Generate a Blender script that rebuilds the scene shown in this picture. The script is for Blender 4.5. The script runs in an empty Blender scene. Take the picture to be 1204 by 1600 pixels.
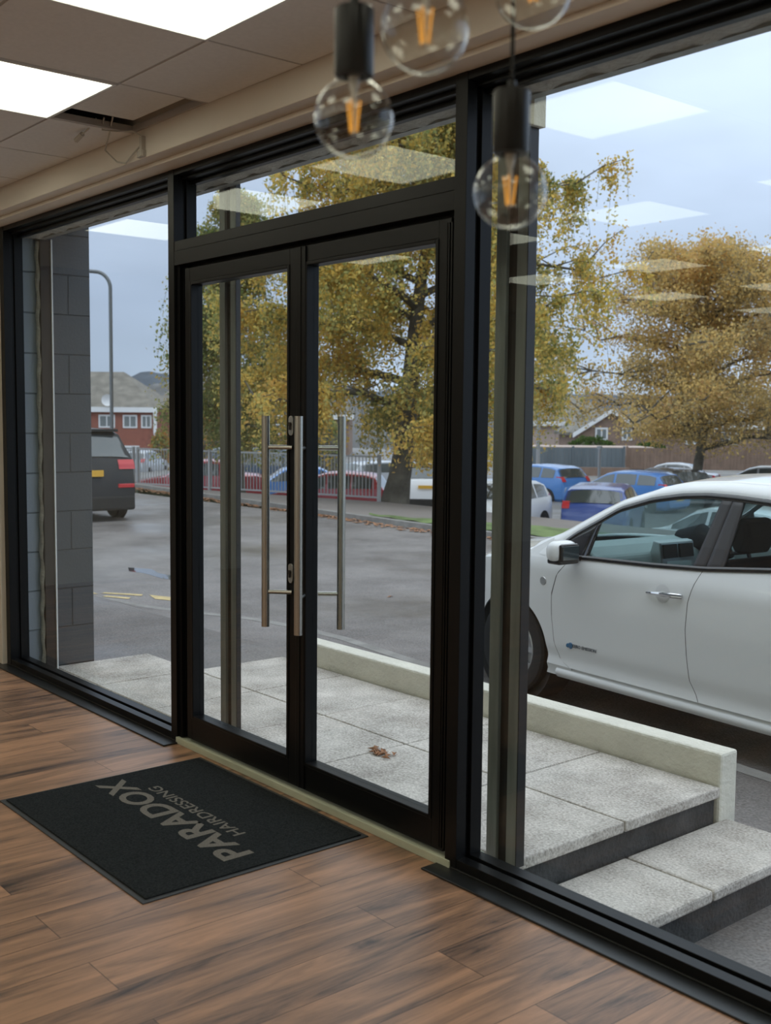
import bpy, math, random
import numpy as np
from mathutils import Vector, Matrix
random.seed(7); rng = np.random.default_rng(11)
scene = bpy.context.scene
COL = scene.collection
PI = math.pi

# ------------------------------------------------------------------ camera, sky, exposure
vs = scene.view_settings
scene.display_settings.display_device = 'sRGB'
vs.view_transform = 'Standard'; vs.look = 'None'; vs.exposure = 0.52; vs.gamma = 1.0; vs.use_curve_mapping = False

yaw, pit, rol = math.radians(-50.097), math.radians(-4.85), math.radians(0.5576)
fw = Vector((math.sin(yaw)*math.cos(pit), math.cos(yaw)*math.cos(pit), math.sin(pit)))
rt = Vector((math.cos(yaw), -math.sin(yaw), 0)); up = rt.cross(fw)
r2 = math.cos(rol)*rt + math.sin(rol)*up; u2 = -math.sin(rol)*rt + math.cos(rol)*up
cam_d = bpy.data.cameras.new('camera'); cam = bpy.data.objects.new('camera', cam_d); COL.objects.link(cam)
cam.matrix_world = Matrix(((r2.x, u2.x, -fw.x, 0), (r2.y, u2.y, -fw.y, 0), (r2.z, u2.z, -fw.z, 1.45), (0, 0, 0, 1)))
cam_d.sensor_fit = 'VERTICAL'; cam_d.sensor_height = 36.0; cam_d.lens = 1730/1600*36
cam_d.clip_start = 0.05; cam_d.clip_end = 3000
cam_d.dof.use_dof = True; cam_d.dof.focus_distance = 5.2; cam_d.dof.aperture_fstop = 4.6
scene.camera = cam

world = bpy.data.worlds.new('overcast_sky'); scene.world = world; world.use_nodes = True
wt = world.node_tree; wn = wt.nodes; wn.clear()
def wnew(t, **k):
    n = wn.new(t)
    for a, b in k.items(): setattr(n, a, b)
    return n
tc = wnew('ShaderNodeTexCoord'); sep = wnew('ShaderNodeSeparateXYZ'); wt.links.new(tc.outputs['Generated'], sep.inputs[0])
rmp = wnew('ShaderNodeValToRGB'); wt.links.new(sep.outputs['Z'], rmp.inputs[0])
el = rmp.color_ramp.elements
el[0].position = 0.0; el[0].color = (0.47, 0.56, 0.72, 1)
el[1].position = 1.0; el[1].color = (1.25, 1.30, 1.42, 1)
e = el.new(0.10); e.color = (0.42, 0.50, 0.67, 1)
e = el.new(0.30); e.color = (0.56, 0.64, 0.82, 1)
e = el.new(0.50); e.color = (0.85, 0.93, 1.06, 1)
mp = wnew('ShaderNodeMapping'); mp.inputs['Scale'].default_value = (1.6, 1.6, 5.0); wt.links.new(tc.outputs['Generated'], mp.inputs[0])
nz = wnew('ShaderNodeTexNoise'); nz.inputs['Scale'].default_value = 1.7; nz.inputs['Detail'].default_value = 4; nz.inputs['Roughness'].default_value = 0.5
wt.links.new(mp.outputs[0], nz.inputs['Vector'])
mr = wnew('ShaderNodeMapRange'); mr.inputs['From Min'].default_value = 0.3; mr.inputs['From Max'].default_value = 0.7; mr.inputs['To Min'].default_value = 0.84; mr.inputs['To Max'].default_value = 1.14
wt.links.new(nz.outputs['Fac'], mr.inputs['Value'])
# brighter cloud towards the east (positive x)
mx = wnew('ShaderNodeMapRange'); mx.inputs['From Min'].default_value = -1.0; mx.inputs['From Max'].default_value = -0.45; mx.inputs['To Min'].default_value = 0.86; mx.inputs['To Max'].default_value = 1.12
wt.links.new(sep.outputs['X'], mx.inputs['Value'])
mm = wnew('ShaderNodeMath', operation='MULTIPLY'); wt.links.new(mr.outputs[0], mm.inputs[0]); wt.links.new(mx.outputs[0], mm.inputs[1])
vm = wnew('ShaderNodeVectorMath', operation='SCALE'); wt.links.new(rmp.outputs['Color'], vm.inputs[0]); wt.links.new(mm.outputs[0], vm.inputs['Scale'])
bg = wnew('ShaderNodeBackground'); bg.inputs['Strength'].default_value = 1.0; wt.links.new(vm.outputs[0], bg.inputs['Color'])
wo = wnew('ShaderNodeOutputWorld'); wt.links.new(bg.outputs[0], wo.inputs[0])
PANEL_EMIT = 2.5

# ------------------------------------------------------------------ materials
def mat_base(name):
    m = bpy.data.materials.new(name); m.use_nodes = True
    nt = m.node_tree; b = nt.nodes['Principled BSDF']
    return m, nt, b
def N(nt, t, **k):
    n = nt.nodes.new(t)
    for a, b in k.items():
        if isinstance(a, str) and a.startswith('i_'): n.inputs[a[2:].replace('_', ' ')].default_value = b
        else: setattr(n, a, b)
    return n
def plain(name, c, rough=0.5, metal=0.0, var=0.0, vscale=20.0, bump=0.0, bscale=60.0, spec=None, coat=0.0, stretch=(1, 1, 1)):
    m, nt, b = mat_base(name)
    b.inputs['Base Color'].default_value = (*c, 1); b.inputs['Roughness'].default_value = rough; b.inputs['Metallic'].default_value = metal
    if spec is not None: b.inputs['Specular IOR Level'].default_value = spec
    if coat: b.inputs['Coat Weight'].default_value = coat; b.inputs['Coat Roughness'].default_value = 0.05
    co = N(nt, 'ShaderNodeTexCoord'); mpg = N(nt, 'ShaderNodeMapping'); mpg.inputs['Scale'].default_value = stretch
    nt.links.new(co.outputs['Object'], mpg.inputs[0])
    if var:
        n = N(nt, 'ShaderNodeTexNoise'); n.inputs['Scale'].default_value = vscale; n.inputs['Detail'].default_value = 5
        nt.links.new(mpg.outputs[0], n.inputs['Vector'])
        r = N(nt, 'ShaderNodeValToRGB'); r.color_ramp.elements[0].position = .3; r.color_ramp.elements[1].position = .7
        r.color_ramp.elements[0].color = (*[x*(1-var) for x in c], 1); r.color_ramp.elements[1].color = (*[min(1, x*(1+var)) for x in c], 1)
        nt.links.new(n.outputs['Fac'], r.inputs[0]); nt.links.new(r.outputs[0], b.inputs['Base Color'])
    if bump:
        n = N(nt, 'ShaderNodeTexNoise'); n.inputs['Scale'].default_value = bscale; n.inputs['Detail'].default_value = 6
        nt.links.new(mpg.outputs[0], n.inputs['Vector'])
        bp = N(nt, 'ShaderNodeBump'); bp.inputs['Strength'].default_value = bump; bp.inputs['Distance'].default_value = 0.01
        nt.links.new(n.outputs['Fac'], bp.inputs['Height']); nt.links.new(bp.outputs[0], b.inputs['Normal'])
    return m
def thin_glass(name, f0=0.07, tint=(0.93, 0.96, 0.95), rough=0.0):
    """clear thin sheet: transparent with a Schlick reflection on each face"""
    m = bpy.data.materials.new(name); m.use_nodes = True; nt = m.node_tree; nt.nodes.clear()
    g = N(nt, 'ShaderNodeNewGeometry'); d = N(nt, 'ShaderNodeVectorMath', operation='DOT_PRODUCT')
    nt.links.new(g.outputs['Normal'], d.inputs[0]); nt.links.new(g.outputs['Incoming'], d.inputs[1])
    a = N(nt, 'ShaderNodeMath', operation='ABSOLUTE'); nt.links.new(d.outputs['Value'], a.inputs[0])
    s = N(nt, 'ShaderNodeMath', operation='SUBTRACT'); s.inputs[0].default_value = 1; nt.links.new(a.outputs[0], s.inputs[1])
    p = N(nt, 'ShaderNodeMath', operation='POWER'); p.inputs[1].default_value = 5; nt.links.new(s.outputs[0], p.inputs[0])
    q = N(nt, 'ShaderNodeMath', operation='MULTIPLY_ADD'); q.inputs[1].default_value = 1-f0; q.inputs[2].default_value = f0; nt.links.new(p.outputs[0], q.inputs[0])
    t = N(nt, 'ShaderNodeBsdfTransparent'); t.inputs[0].default_value = (*tint, 1)
    gl = N(nt, 'ShaderNodeBsdfGlossy'); gl.inputs['Roughness'].default_value = rough
    mx = N(nt, 'ShaderNodeMixShader'); nt.links.new(q.outputs[0], mx.inputs[0]); nt.links.new(t.outputs[0], mx.inputs[1]); nt.links.new(gl.outputs[0], mx.inputs[2])
    o = N(nt, 'ShaderNodeOutputMaterial'); nt.links.new(mx.outputs[0], o.inputs[0])
    return m
def emit(name, c, s):
    m = bpy.data.materials.new(name); m.use_nodes = True; nt = m.node_tree; nt.nodes.clear()
    e = N(nt, 'ShaderNodeEmission'); e.inputs[0].default_value = (*c, 1); e.inputs[1].default_value = s
    o = N(nt, 'ShaderNodeOutputMaterial'); nt.links.new(e.outputs[0], o.inputs[0]); return m

M = {}
M['frame'] = plain('black_powder_coat', (0.0045, 0.0046, 0.0052), 0.36, spec=0.24, bump=0.03, bscale=900)
M['trim'] = plain('black_trim_strip', (0.010, 0.011, 0.012), 0.38, spec=0.6)
M['cream'] = plain('cream_painted_plaster', (0.66, 0.60, 0.52), 0.7, var=.03, vscale=3, bump=.15, bscale=25)
M['bulk'] = plain('warm_painted_board', (0.74, 0.68, 0.60), 0.7, var=.05, vscale=2, bump=.1, bscale=12)
M['tile'] = plain('mineral_ceiling_tile', (0.80, 0.785, 0.77), 0.9, var=.03, vscale=60, bump=.1, bscale=200)
M['grid'] = plain('white_ceiling_grid', (0.45, 0.42, 0.40), 0.5)
M['void'] = plain('dark_ceiling_void', (0.10, 0.105, 0.11), 0.8)
M['wall'] = plain('interior_wall_paint', (0.78, 0.76, 0.73), 0.75, var=.03, vscale=2)
M['glass'] = thin_glass('double_glazing', 0.032)
M['carglass'] = thin_glass('car_window_glass', 0.045, (0.62, 0.72, 0.73))
M['darkcarglass'] = plain('dark_car_glass', (0.05, 0.065, 0.07), 0.06, spec=0.9, coat=0.6)
M['bulb'] = thin_glass('bulb_glass', 0.05, (0.97, 0.97, 0.96))
M['steel'] = plain('brushed_stainless', (0.55, 0.54, 0.51), 0.27, 1.0, bump=.05, bscale=300, stretch=(1, 1, .02))
M['chrome'] = plain('chrome', (0.8, 0.8, 0.8), 0.07, 1.0)
M['alu'] = plain('satin_aluminium', (0.55, 0.55, 0.54), 0.35, 0.9)
M['thresh'] = plain('pale_green_grey_threshold', (0.50, 0.52, 0.40), 0.55, var=.12, vscale=30, stretch=(.2, 1, 1))
M['mat'] = plain('black_carpet_pile', (0.027, 0.031, 0.033), 0.95, var=.5, vscale=160, bump=1.0, bscale=400, spec=.15)
M['rubber'] = plain('black_rubber', (0.035, 0.036, 0.038), 0.55)
M['mattext'] = plain('taupe_printed_pile', (0.235, 0.215, 0.19), 0.95, var=.25, vscale=200, bump=.8, bscale=400, spec=.1)
M['black'] = plain('satin_black', (0.012, 0.013, 0.014), 0.3, spec=.5)
M['cord'] = plain('black_cloth_cord', (0.012, 0.012, 0.012), 0.8)
M['filament'] = emit('amber_filament', (0.62, 0.27, 0.04), 0.9)
M['stem'] = plain('glass_stem', (0.75, 0.75, 0.72), 0.15)
M['plastic'] = plain('white_cable_plastic', (0.50, 0.47, 0.42), 0.5)
M['panel'] = emit('led_panel_diffuser', (1.0, 1.0, 0.80), PANEL_EMIT)
M['railgrey'] = plain('weathered_grey_steel', (0.30, 0.305, 0.285), 0.45, 0.3, var=.18, vscale=9, bump=.2, bscale=40, stretch=(3, 3, .4))
M['raildark'] = plain('rusty_dark_channel', (0.022, 0.016, 0.013), 0.6, var=.5, vscale=14)
M['mortar'] = plain('rough_pale_mortar', (0.42, 0.40, 0.36), 0.95, var=.15, vscale=30, bump=1, bscale=60)
M['kerb'] = plain('concrete_kerb', (0.24, 0.23, 0.215), 0.85, var=.2, vscale=6, bump=.5, bscale=80)
M['lowwall'] = plain('cream_masonry_paint', (0.74, 0.71, 0.62), 0.75, var=.07, vscale=7, bump=.8, bscale=45)
M['riser'] = plain('dark_engineering_block', (0.055, 0.055, 0.055), 0.85, var=.4, vscale=8, bump=1, bscale=60)
M['redbrick'] = plain('red_brick', (0.30, 0.105, 0.075), 0.85, var=.15, vscale=3)
M['brownbrick'] = plain('brown_brick', (0.25, 0.17, 0.13), 0.85, var=.15, vscale=3)
M['pinkrender'] = plain('pink_beige_render', (0.46, 0.36, 0.31), 0.85, var=.06, vscale=1)
M['roof'] = plain('grey_brown_roof_tiles', (0.19, 0.175, 0.15), 0.9, var=.3, vscale=1.3)
M['white'] = plain('white_upvc', (0.80, 0.80, 0.80), 0.4)
M['winpane'] = plain('dull_window_pane', (0.17, 0.19, 0.19), 0.12, spec=.7)
M['galv'] = plain('galvanised_steel', (0.20, 0.21, 0.22), 0.5, 0.6)
M['fence'] = plain('grey_fence_paint', (0.38, 0.38, 0.38), 0.5, 0.3)
M['fencedark'] = plain('green_grey_timber', (0.14, 0.17, 0.19), 0.8, var=.25, vscale=1.2, stretch=(1, 1, .1))
M['grass'] = plain('verge_grass', (0.13, 0.18, 0.06), 0.9, var=.35, vscale=3, bump=1, bscale=25)
M['tyre'] = plain('tyre_rubber', (0.018, 0.018, 0.018), 0.75)
M['alloy'] = plain('alloy_rim', (0.55, 0.56, 0.57), 0.3, 0.8)
M['tail'] = plain('red_lamp_lens', (0.55, 0.03, 0.04), 0.15, coat=.5)
M['headlamp'] = plain('headlamp_lens', (0.6, 0.64, 0.66), 0.08, coat=.5)
M['yplate'] = plain('yellow_number_plate', (0.75, 0.42, 0.05), 0.4)
M['hill'] = plain('wooded_hill', (0.075, 0.092, 0.115), 1.0, var=.35, vscale=0.03)
M['hillnear'] = plain('brown_wooded_hill', (0.12, 0.12, 0.12), 1.0, var=.35, vscale=0.05)
M['bark'] = plain('birch_bark', (0.11, 0.10, 0.08), 0.9, var=.5, vscale=4, bump=1, bscale=12)
M['leafdry'] = plain('dry_brown_leaf', (0.33, 0.16, 0.08), 0.8, var=.3, vscale=40)
M['yellowpaint'] = plain('yellow_road_paint', (0.52, 0.40, 0.19), 0.7, var=.3, vscale=12)
M['dash'] = plain('pale_grey_dash', (0.42, 0.46, 0.45), 0.6)
M['seat'] = plain('dark_seat_cloth', (0.012, 0.013, 0.017), 0.9)
M['screen'] = plain('pale_screen', (0.55, 0.62, 0.63), 0.1)
M['blackglossy'] = plain('gloss_black_trim', (0.012, 0.012, 0.014), 0.12, coat=.3)
M['pillar'] = plain('matt_black_pillar_film', (0.035, 0.033, 0.036), 0.5)
M['bluebadge'] = plain('blue_badge', (0.02, 0.12, 0.25), 0.25)
M['greybadge'] = plain('grey_badge', (0.16, 0.18, 0.20), 0.3, .5)
def paint(name, c, rough=.25): 
    return plain(name, c, rough, coat=.8)
M['whitecar'] = paint('white_car_paint', (0.84, 0.845, 0.85))
M['seam'] = plain('panel_gap', (0.02, 0.02, 0.02), .8)

def leaves_mat(name, stops):
    m, nt, b = mat_base(name); nt.nodes.remove(b); out = nt.nodes['Material Output']
    g = N(nt, 'ShaderNodeNewGeometry'); co = N(nt, 'ShaderNodeTexCoord')
    n = N(nt, 'ShaderNodeTexNoise'); n.inputs['Scale'].default_value = .55; n.inputs['Detail'].default_value = 3; nt.links.new(co.outputs['Object'], n.inputs['Vector'])
    ad = N(nt, 'ShaderNodeMath', operation='MULTIPLY_ADD'); ad.inputs[1].default_value = 0.75; nt.links.new(g.outputs['Random Per Island'], ad.inputs[0])
    m2 = N(nt, 'ShaderNodeMath', operation='MULTIPLY_ADD'); m2.inputs[1].default_value = 1.7; m2.inputs[2].default_value = -.72; nt.links.new(n.outputs['Fac'], m2.inputs[0])
    nt.links.new(m2.outputs[0], ad.inputs[2])
    r = N(nt, 'ShaderNodeValToRGB'); els = r.color_ramp.elements
    els[0].position = 0; els[0].color = (*stops[0], 1); els[1].position = 1; els[1].color = (*stops[-1], 1)
    for i, c in enumerate(stops[1:-1]):
        e = els.new((i+1)/(len(stops)-1)); e.color = (*c, 1)
    nt.links.new(ad.outputs[0], r.inputs[0])
    d = N(nt, 'ShaderNodeBsdfDiffuse'); t = N(nt, 'ShaderNodeBsdfTranslucent')
    nt.links.new(r.outputs[0], d.inputs[0]); nt.links.new(r.outputs[0], t.inputs[0])
    mx = N(nt, 'ShaderNodeMixShader'); mx.inputs[0].default_value = .4
    nt.links.new(d.outputs[0], mx.inputs[1]); nt.links.new(t.outputs[0], mx.inputs[2]); nt.links.new(mx.outputs[0], out.inputs[0])
    return m
M['leafgold'] = leaves_mat('golden_birch_leaves', [(.24, .27, .10), (.42, .40, .15), (.68, .53, .16), (.82, .57, .14), (.68, .43, .14)])
M['leafgreen'] = leaves_mat('yellow_green_leaves', [(.14, .18, .08), (.22, .28, .10), (.36, .37, .14), (.50, .44, .16), (.55, .36, .12)])
M['leafochre'] = leaves_mat('ochre_leaves', [(.28, .24, .16), (.46, .36, .17), (.66, .48, .19), (.80, .56, .20), (.66, .42, .20)])
M['leafhedge'] = leaves_mat('orange_hedge_leaves', [(.14, .16, .05), (.3, .26, .08), (.5, .28, .08), (.55, .22, .09), (.5, .3, .1)])
M['leafdark'] = leaves_mat('dark_green_leaves', [(.03, .06, .02), (.05, .10, .03), (.08, .14, .04), (.12, .17, .05), (.1, .12, .04)])

def floor_mat():
    m, nt, b = mat_base('wood_plank_vinyl')
    co = N(nt, 'ShaderNodeTexCoord'); sp = N(nt, 'ShaderNodeSeparateXYZ'); nt.links.new(co.outputs['Object'], sp.inputs[0])
    cb = N(nt, 'ShaderNodeCombineXYZ'); nt.links.new(sp.outputs['Y'], cb.inputs[0]); nt.links.new(sp.outputs['X'], cb.inputs[1])
    br = N(nt, 'ShaderNodeTexBrick', offset=.37, offset_frequency=2); br.inputs['Scale'].default_value = 1; br.inputs['Brick Width'].default_value = 1.22; br.inputs['Row Height'].default_value = .178
    br.inputs['Mortar Size'].default_value = .0011; br.inputs['Mortar Smooth'].default_value = 0; br.inputs['Color1'].default_value = (0, 0, 0, 1); br.inputs['Color2'].default_value = (1, 1, 1, 1); br.inputs['Mortar'].default_value = (.5, .5, .5, 1)
    nt.links.new(cb.outputs[0], br.inputs['Vector'])
    # per plank shift of the grain
    sc = N(nt, 'ShaderNodeVectorMath', operation='SCALE'); sc.inputs['Scale'].default_value = 7.3; nt.links.new(br.outputs['Color'], sc.inputs[0])
    ml = N(nt, 'ShaderNodeVectorMath', operation='MULTIPLY'); ml.inputs[1].default_value = (1.1, 9.0, 1.0); nt.links.new(cb.outputs[0], ml.inputs[0])
    ad = N(nt, 'ShaderNodeVectorMath', operation='ADD'); nt.links.new(ml.outputs[0], ad.inputs[0]); nt.links.new(sc.outputs[0], ad.inputs[1])
    n1 = N(nt, 'ShaderNodeTexNoise'); n1.inputs['Scale'].default_value = 1.25; n1.inputs['Detail'].default_value = 8; n1.inputs['Roughness'].default_value = .62; n1.inputs['Distortion'].default_value = .9
    nt.links.new(ad.outputs[0], n1.inputs['Vector'])
    n2 = N(nt, 'ShaderNodeTexNoise'); n2.inputs['Scale'].default_value = 7; n2.inputs['Detail'].default_value = 8; n2.inputs['Roughness'].default_value = .7
    ml2 = N(nt, 'ShaderNodeVectorMath', operation='MULTIPLY'); ml2.inputs[1].default_value = (1, 3.0, 1); nt.links.new(ad.outputs[0], ml2.inputs[0]); nt.links.new(ml2.outputs[0], n2.inputs['Vector'])
    r = N(nt, 'ShaderNodeValToRGB'); els = r.color_ramp.elements
    els[0].position = .34; els[0].color = (.048, .034, .029, 1); els[1].position = .70; els[1].color = (.49, .265, .155, 1)
    e = els.new(.44); e.color = (.19, .112, .075, 1)
    e = els.new(.56); e.color = (.33, .185, .112, 1)
    mixf = N(nt, 'ShaderNodeMath', operation='MULTIPLY_ADD'); mixf.inputs[1].default_value = .30; nt.links.new(n2.outputs['Fac'], mixf.inputs[0])
    m3 = N(nt, 'ShaderNodeMath', operation='MULTIPLY_ADD'); m3.inputs[1].default_value = .95; m3.inputs[2].default_value = -.12; nt.links.new(n1.outputs['Fac'], m3.inputs[0]); nt.links.new(m3.outputs[0], mixf.inputs[2])
    m4 = N(nt, 'ShaderNodeMath', operation='MULTIPLY_ADD'); m4.inputs[1].default_value = .07; nt.links.new(br.outputs['Color'], m4.inputs[0]); nt.links.new(mixf.outputs[0], m4.inputs[2])
    nt.links.new(m4.outputs[0], r.inputs[0])
    mx = N(nt, 'ShaderNodeMixRGB', blend_type='MIX'); mx.inputs[2].default_value = (.035, .022, .016, 1)
    nt.links.new(br.outputs['Fac'], mx.inputs[0]); nt.links.new(r.outputs[0], mx.inputs[1]); nt.links.new(mx.outputs[0], b.inputs['Base Color'])
    b.inputs['Roughness'].default_value = .35; b.inputs['Specular IOR Level'].default_value = .45
    bp = N(nt, 'ShaderNodeBump'); bp.inputs['Strength'].default_value = .12; bp.inputs['Distance'].default_value = .003; nt.links.new(n2.outputs['Fac'], bp.inputs['Height']); nt.links.new(bp.outputs[0], b.inputs['Normal'])
    return m
M['floor'] = floor_mat()
def speckle(name, c1, c2, rough=.8, s1=260, s2=2.2, bump=.6, wet=0.0):
    m, nt, b = mat_base(name); co = N(nt, 'ShaderNodeTexCoord')
    a = N(nt, 'ShaderNodeTexNoise'); a.inputs['Scale'].default_value = s1; a.inputs['Detail'].default_value = 2; nt.links.new(co.outputs['Object'], a.inputs['Vector'])
    c = N(nt, 'ShaderNodeTexNoise'); c.inputs['Scale'].default_value = s2; c.inputs['Detail'].default_value = 7; c.inputs['Roughness'].default_value = .65; nt.links.new(co.outputs['Object'], c.inputs['Vector'])
    f = N(nt, 'ShaderNodeMath', operation='MULTIPLY_ADD'); f.inputs[1].default_value = .75; nt.links.new(a.outputs['Fac'], f.inputs[0])
    f2 = N(nt, 'ShaderNodeMath', operation='MULTIPLY_ADD'); f2.inputs[1].default_value = .8; f2.inputs[2].default_value = -.28; nt.links.new(c.outputs['Fac'], f2.inputs[0]); nt.links.new(f2.outputs[0], f.inputs[2])
    r = N(nt, 'ShaderNodeValToRGB'); r.color_ramp.elements[0].position = .25; r.color_ramp.elements[1].position = .75
    r.color_ramp.elements[0].color = (*c1, 1); r.color_ramp.elements[1].color = (*c2, 1)
    nt.links.new(f.outputs[0], r.inputs[0]); nt.links.new(r.outputs[0], b.inputs['Base Color'])
    bp = N(nt, 'ShaderNodeBump'); bp.inputs['Strength'].default_value = bump; bp.inputs['Distance'].default_value = .006
    nt.links.new(a.outputs['Fac'], bp.inputs['Height']); nt.links.new(bp.outputs[0], b.inputs['Normal'])
    b.inputs['Roughness'].default_value = rough
    if wet:
        w = N(nt, 'ShaderNodeMapRange'); w.inputs['From Min'].default_value = .42; w.inputs['From Max'].default_value = .62
        w.inputs['To Min'].default_value = rough; w.inputs['To Max'].default_value = rough-wet
        c2n = N(nt, 'ShaderNodeTexNoise'); c2n.inputs['Scale'].default_value = .5; c2n.inputs['Detail'].default_value = 6; nt.links.new(co.outputs['Object'], c2n.inputs['Vector'])
        nt.links.new(c2n.outputs['Fac'], w.inputs['Value']); nt.links.new(w.outputs[0], b.inputs['Roughness'])
    return m
M['slab'] = speckle('exposed_aggregate_slab', (.27, .24, .21), (.80, .745, .69), .85, s1=95, s2=3.5)
M['asphalt'] = speckle('damp_asphalt', (.068, .059, .055), (.275, .252, .242), .75, s1=75, s2=.8, wet=.45)
M['path'] = speckle('path_asphalt', (.15, .13, .12), (.24, .21, .19), .8, s1=60, s2=.6)
M['carpark'] = speckle('car_park_asphalt', (.12, .115, .11), (.20, .19, .18), .7, s1=60, s2=.5, wet=.3)
ZPH = 0.0497
def block_mat(name='painted_grey_blockwork', k_=1.0, off=-.12):
    m, nt, b = mat_base(name); co = N(nt, 'ShaderNodeTexCoord'); sp = N(nt, 'ShaderNodeSeparateXYZ'); nt.links.new(co.outputs['Object'], sp.inputs[0])
    sm = N(nt, 'ShaderNodeMath', operation='ADD'); nt.links.new(sp.outputs['Y'], sm.inputs[0]); nt.links.new(sp.outputs['X'], sm.inputs[1])
    cb = N(nt, 'ShaderNodeCombineXYZ'); sa = N(nt, 'ShaderNodeMath', operation='ADD'); sa.inputs[1].default_value = off; nt.links.new(sm.outputs[0], sa.inputs[0]); nt.links.new(sa.outputs[0], cb.inputs[0])
    sz = N(nt, 'ShaderNodeMath', operation='ADD'); sz.inputs[1].default_value = ZPH; nt.links.new(sp.outputs['Z'], sz.inputs[0]); nt.links.new(sz.outputs[0], cb.inputs[1])
    br = N(nt, 'ShaderNodeTexBrick'); br.inputs['Scale'].default_value = 1; br.inputs['Brick Width'].default_value = .45; br.inputs['Row Height'].default_value = .2317
    br.inputs['Mortar Size'].default_value = .005; br.inputs['Mortar Smooth'].default_value = .6
    for k, c in (('Color1', (.068, .075, .083)), ('Color2', (.08, .087, .095)), ('Mortar', (.05, .055, .06))): br.inputs[k].default_value = (*[q*k_ for q in c], 1)
    nt.links.new(cb.outputs[0], br.inputs['Vector']); nt.links.new(br.outputs['Color'], b.inputs['Base Color'])
    bp = N(nt, 'ShaderNodeBump', invert=True); bp.inputs['Strength'].default_value = 1; bp.inputs['Distance'].default_value = .012
    nt.links.new(br.outputs['Fac'], bp.inputs['Height'])
    nn = N(nt, 'ShaderNodeTexNoise'); nn.inputs['Scale'].default_value = 70; nt.links.new(co.outputs['Object'], nn.inputs['Vector'])
    b2 = N(nt, 'ShaderNodeBump'); b2.inputs['Strength'].default_value = .3; b2.inputs['Distance'].default_value = .005; nt.links.new(nn.outputs['Fac'], b2.inputs['Height']); nt.links.new(bp.outputs[0], b2.inputs['Normal'])
    nt.links.new(b2.outputs[0], b.inputs['Normal']); b.inputs['Roughness'].default_value = .5
    return m
M['block'] = block_mat(); M['blocklight'] = block_mat('pale_grey_blockwork', 4.6, 0.0)

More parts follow.
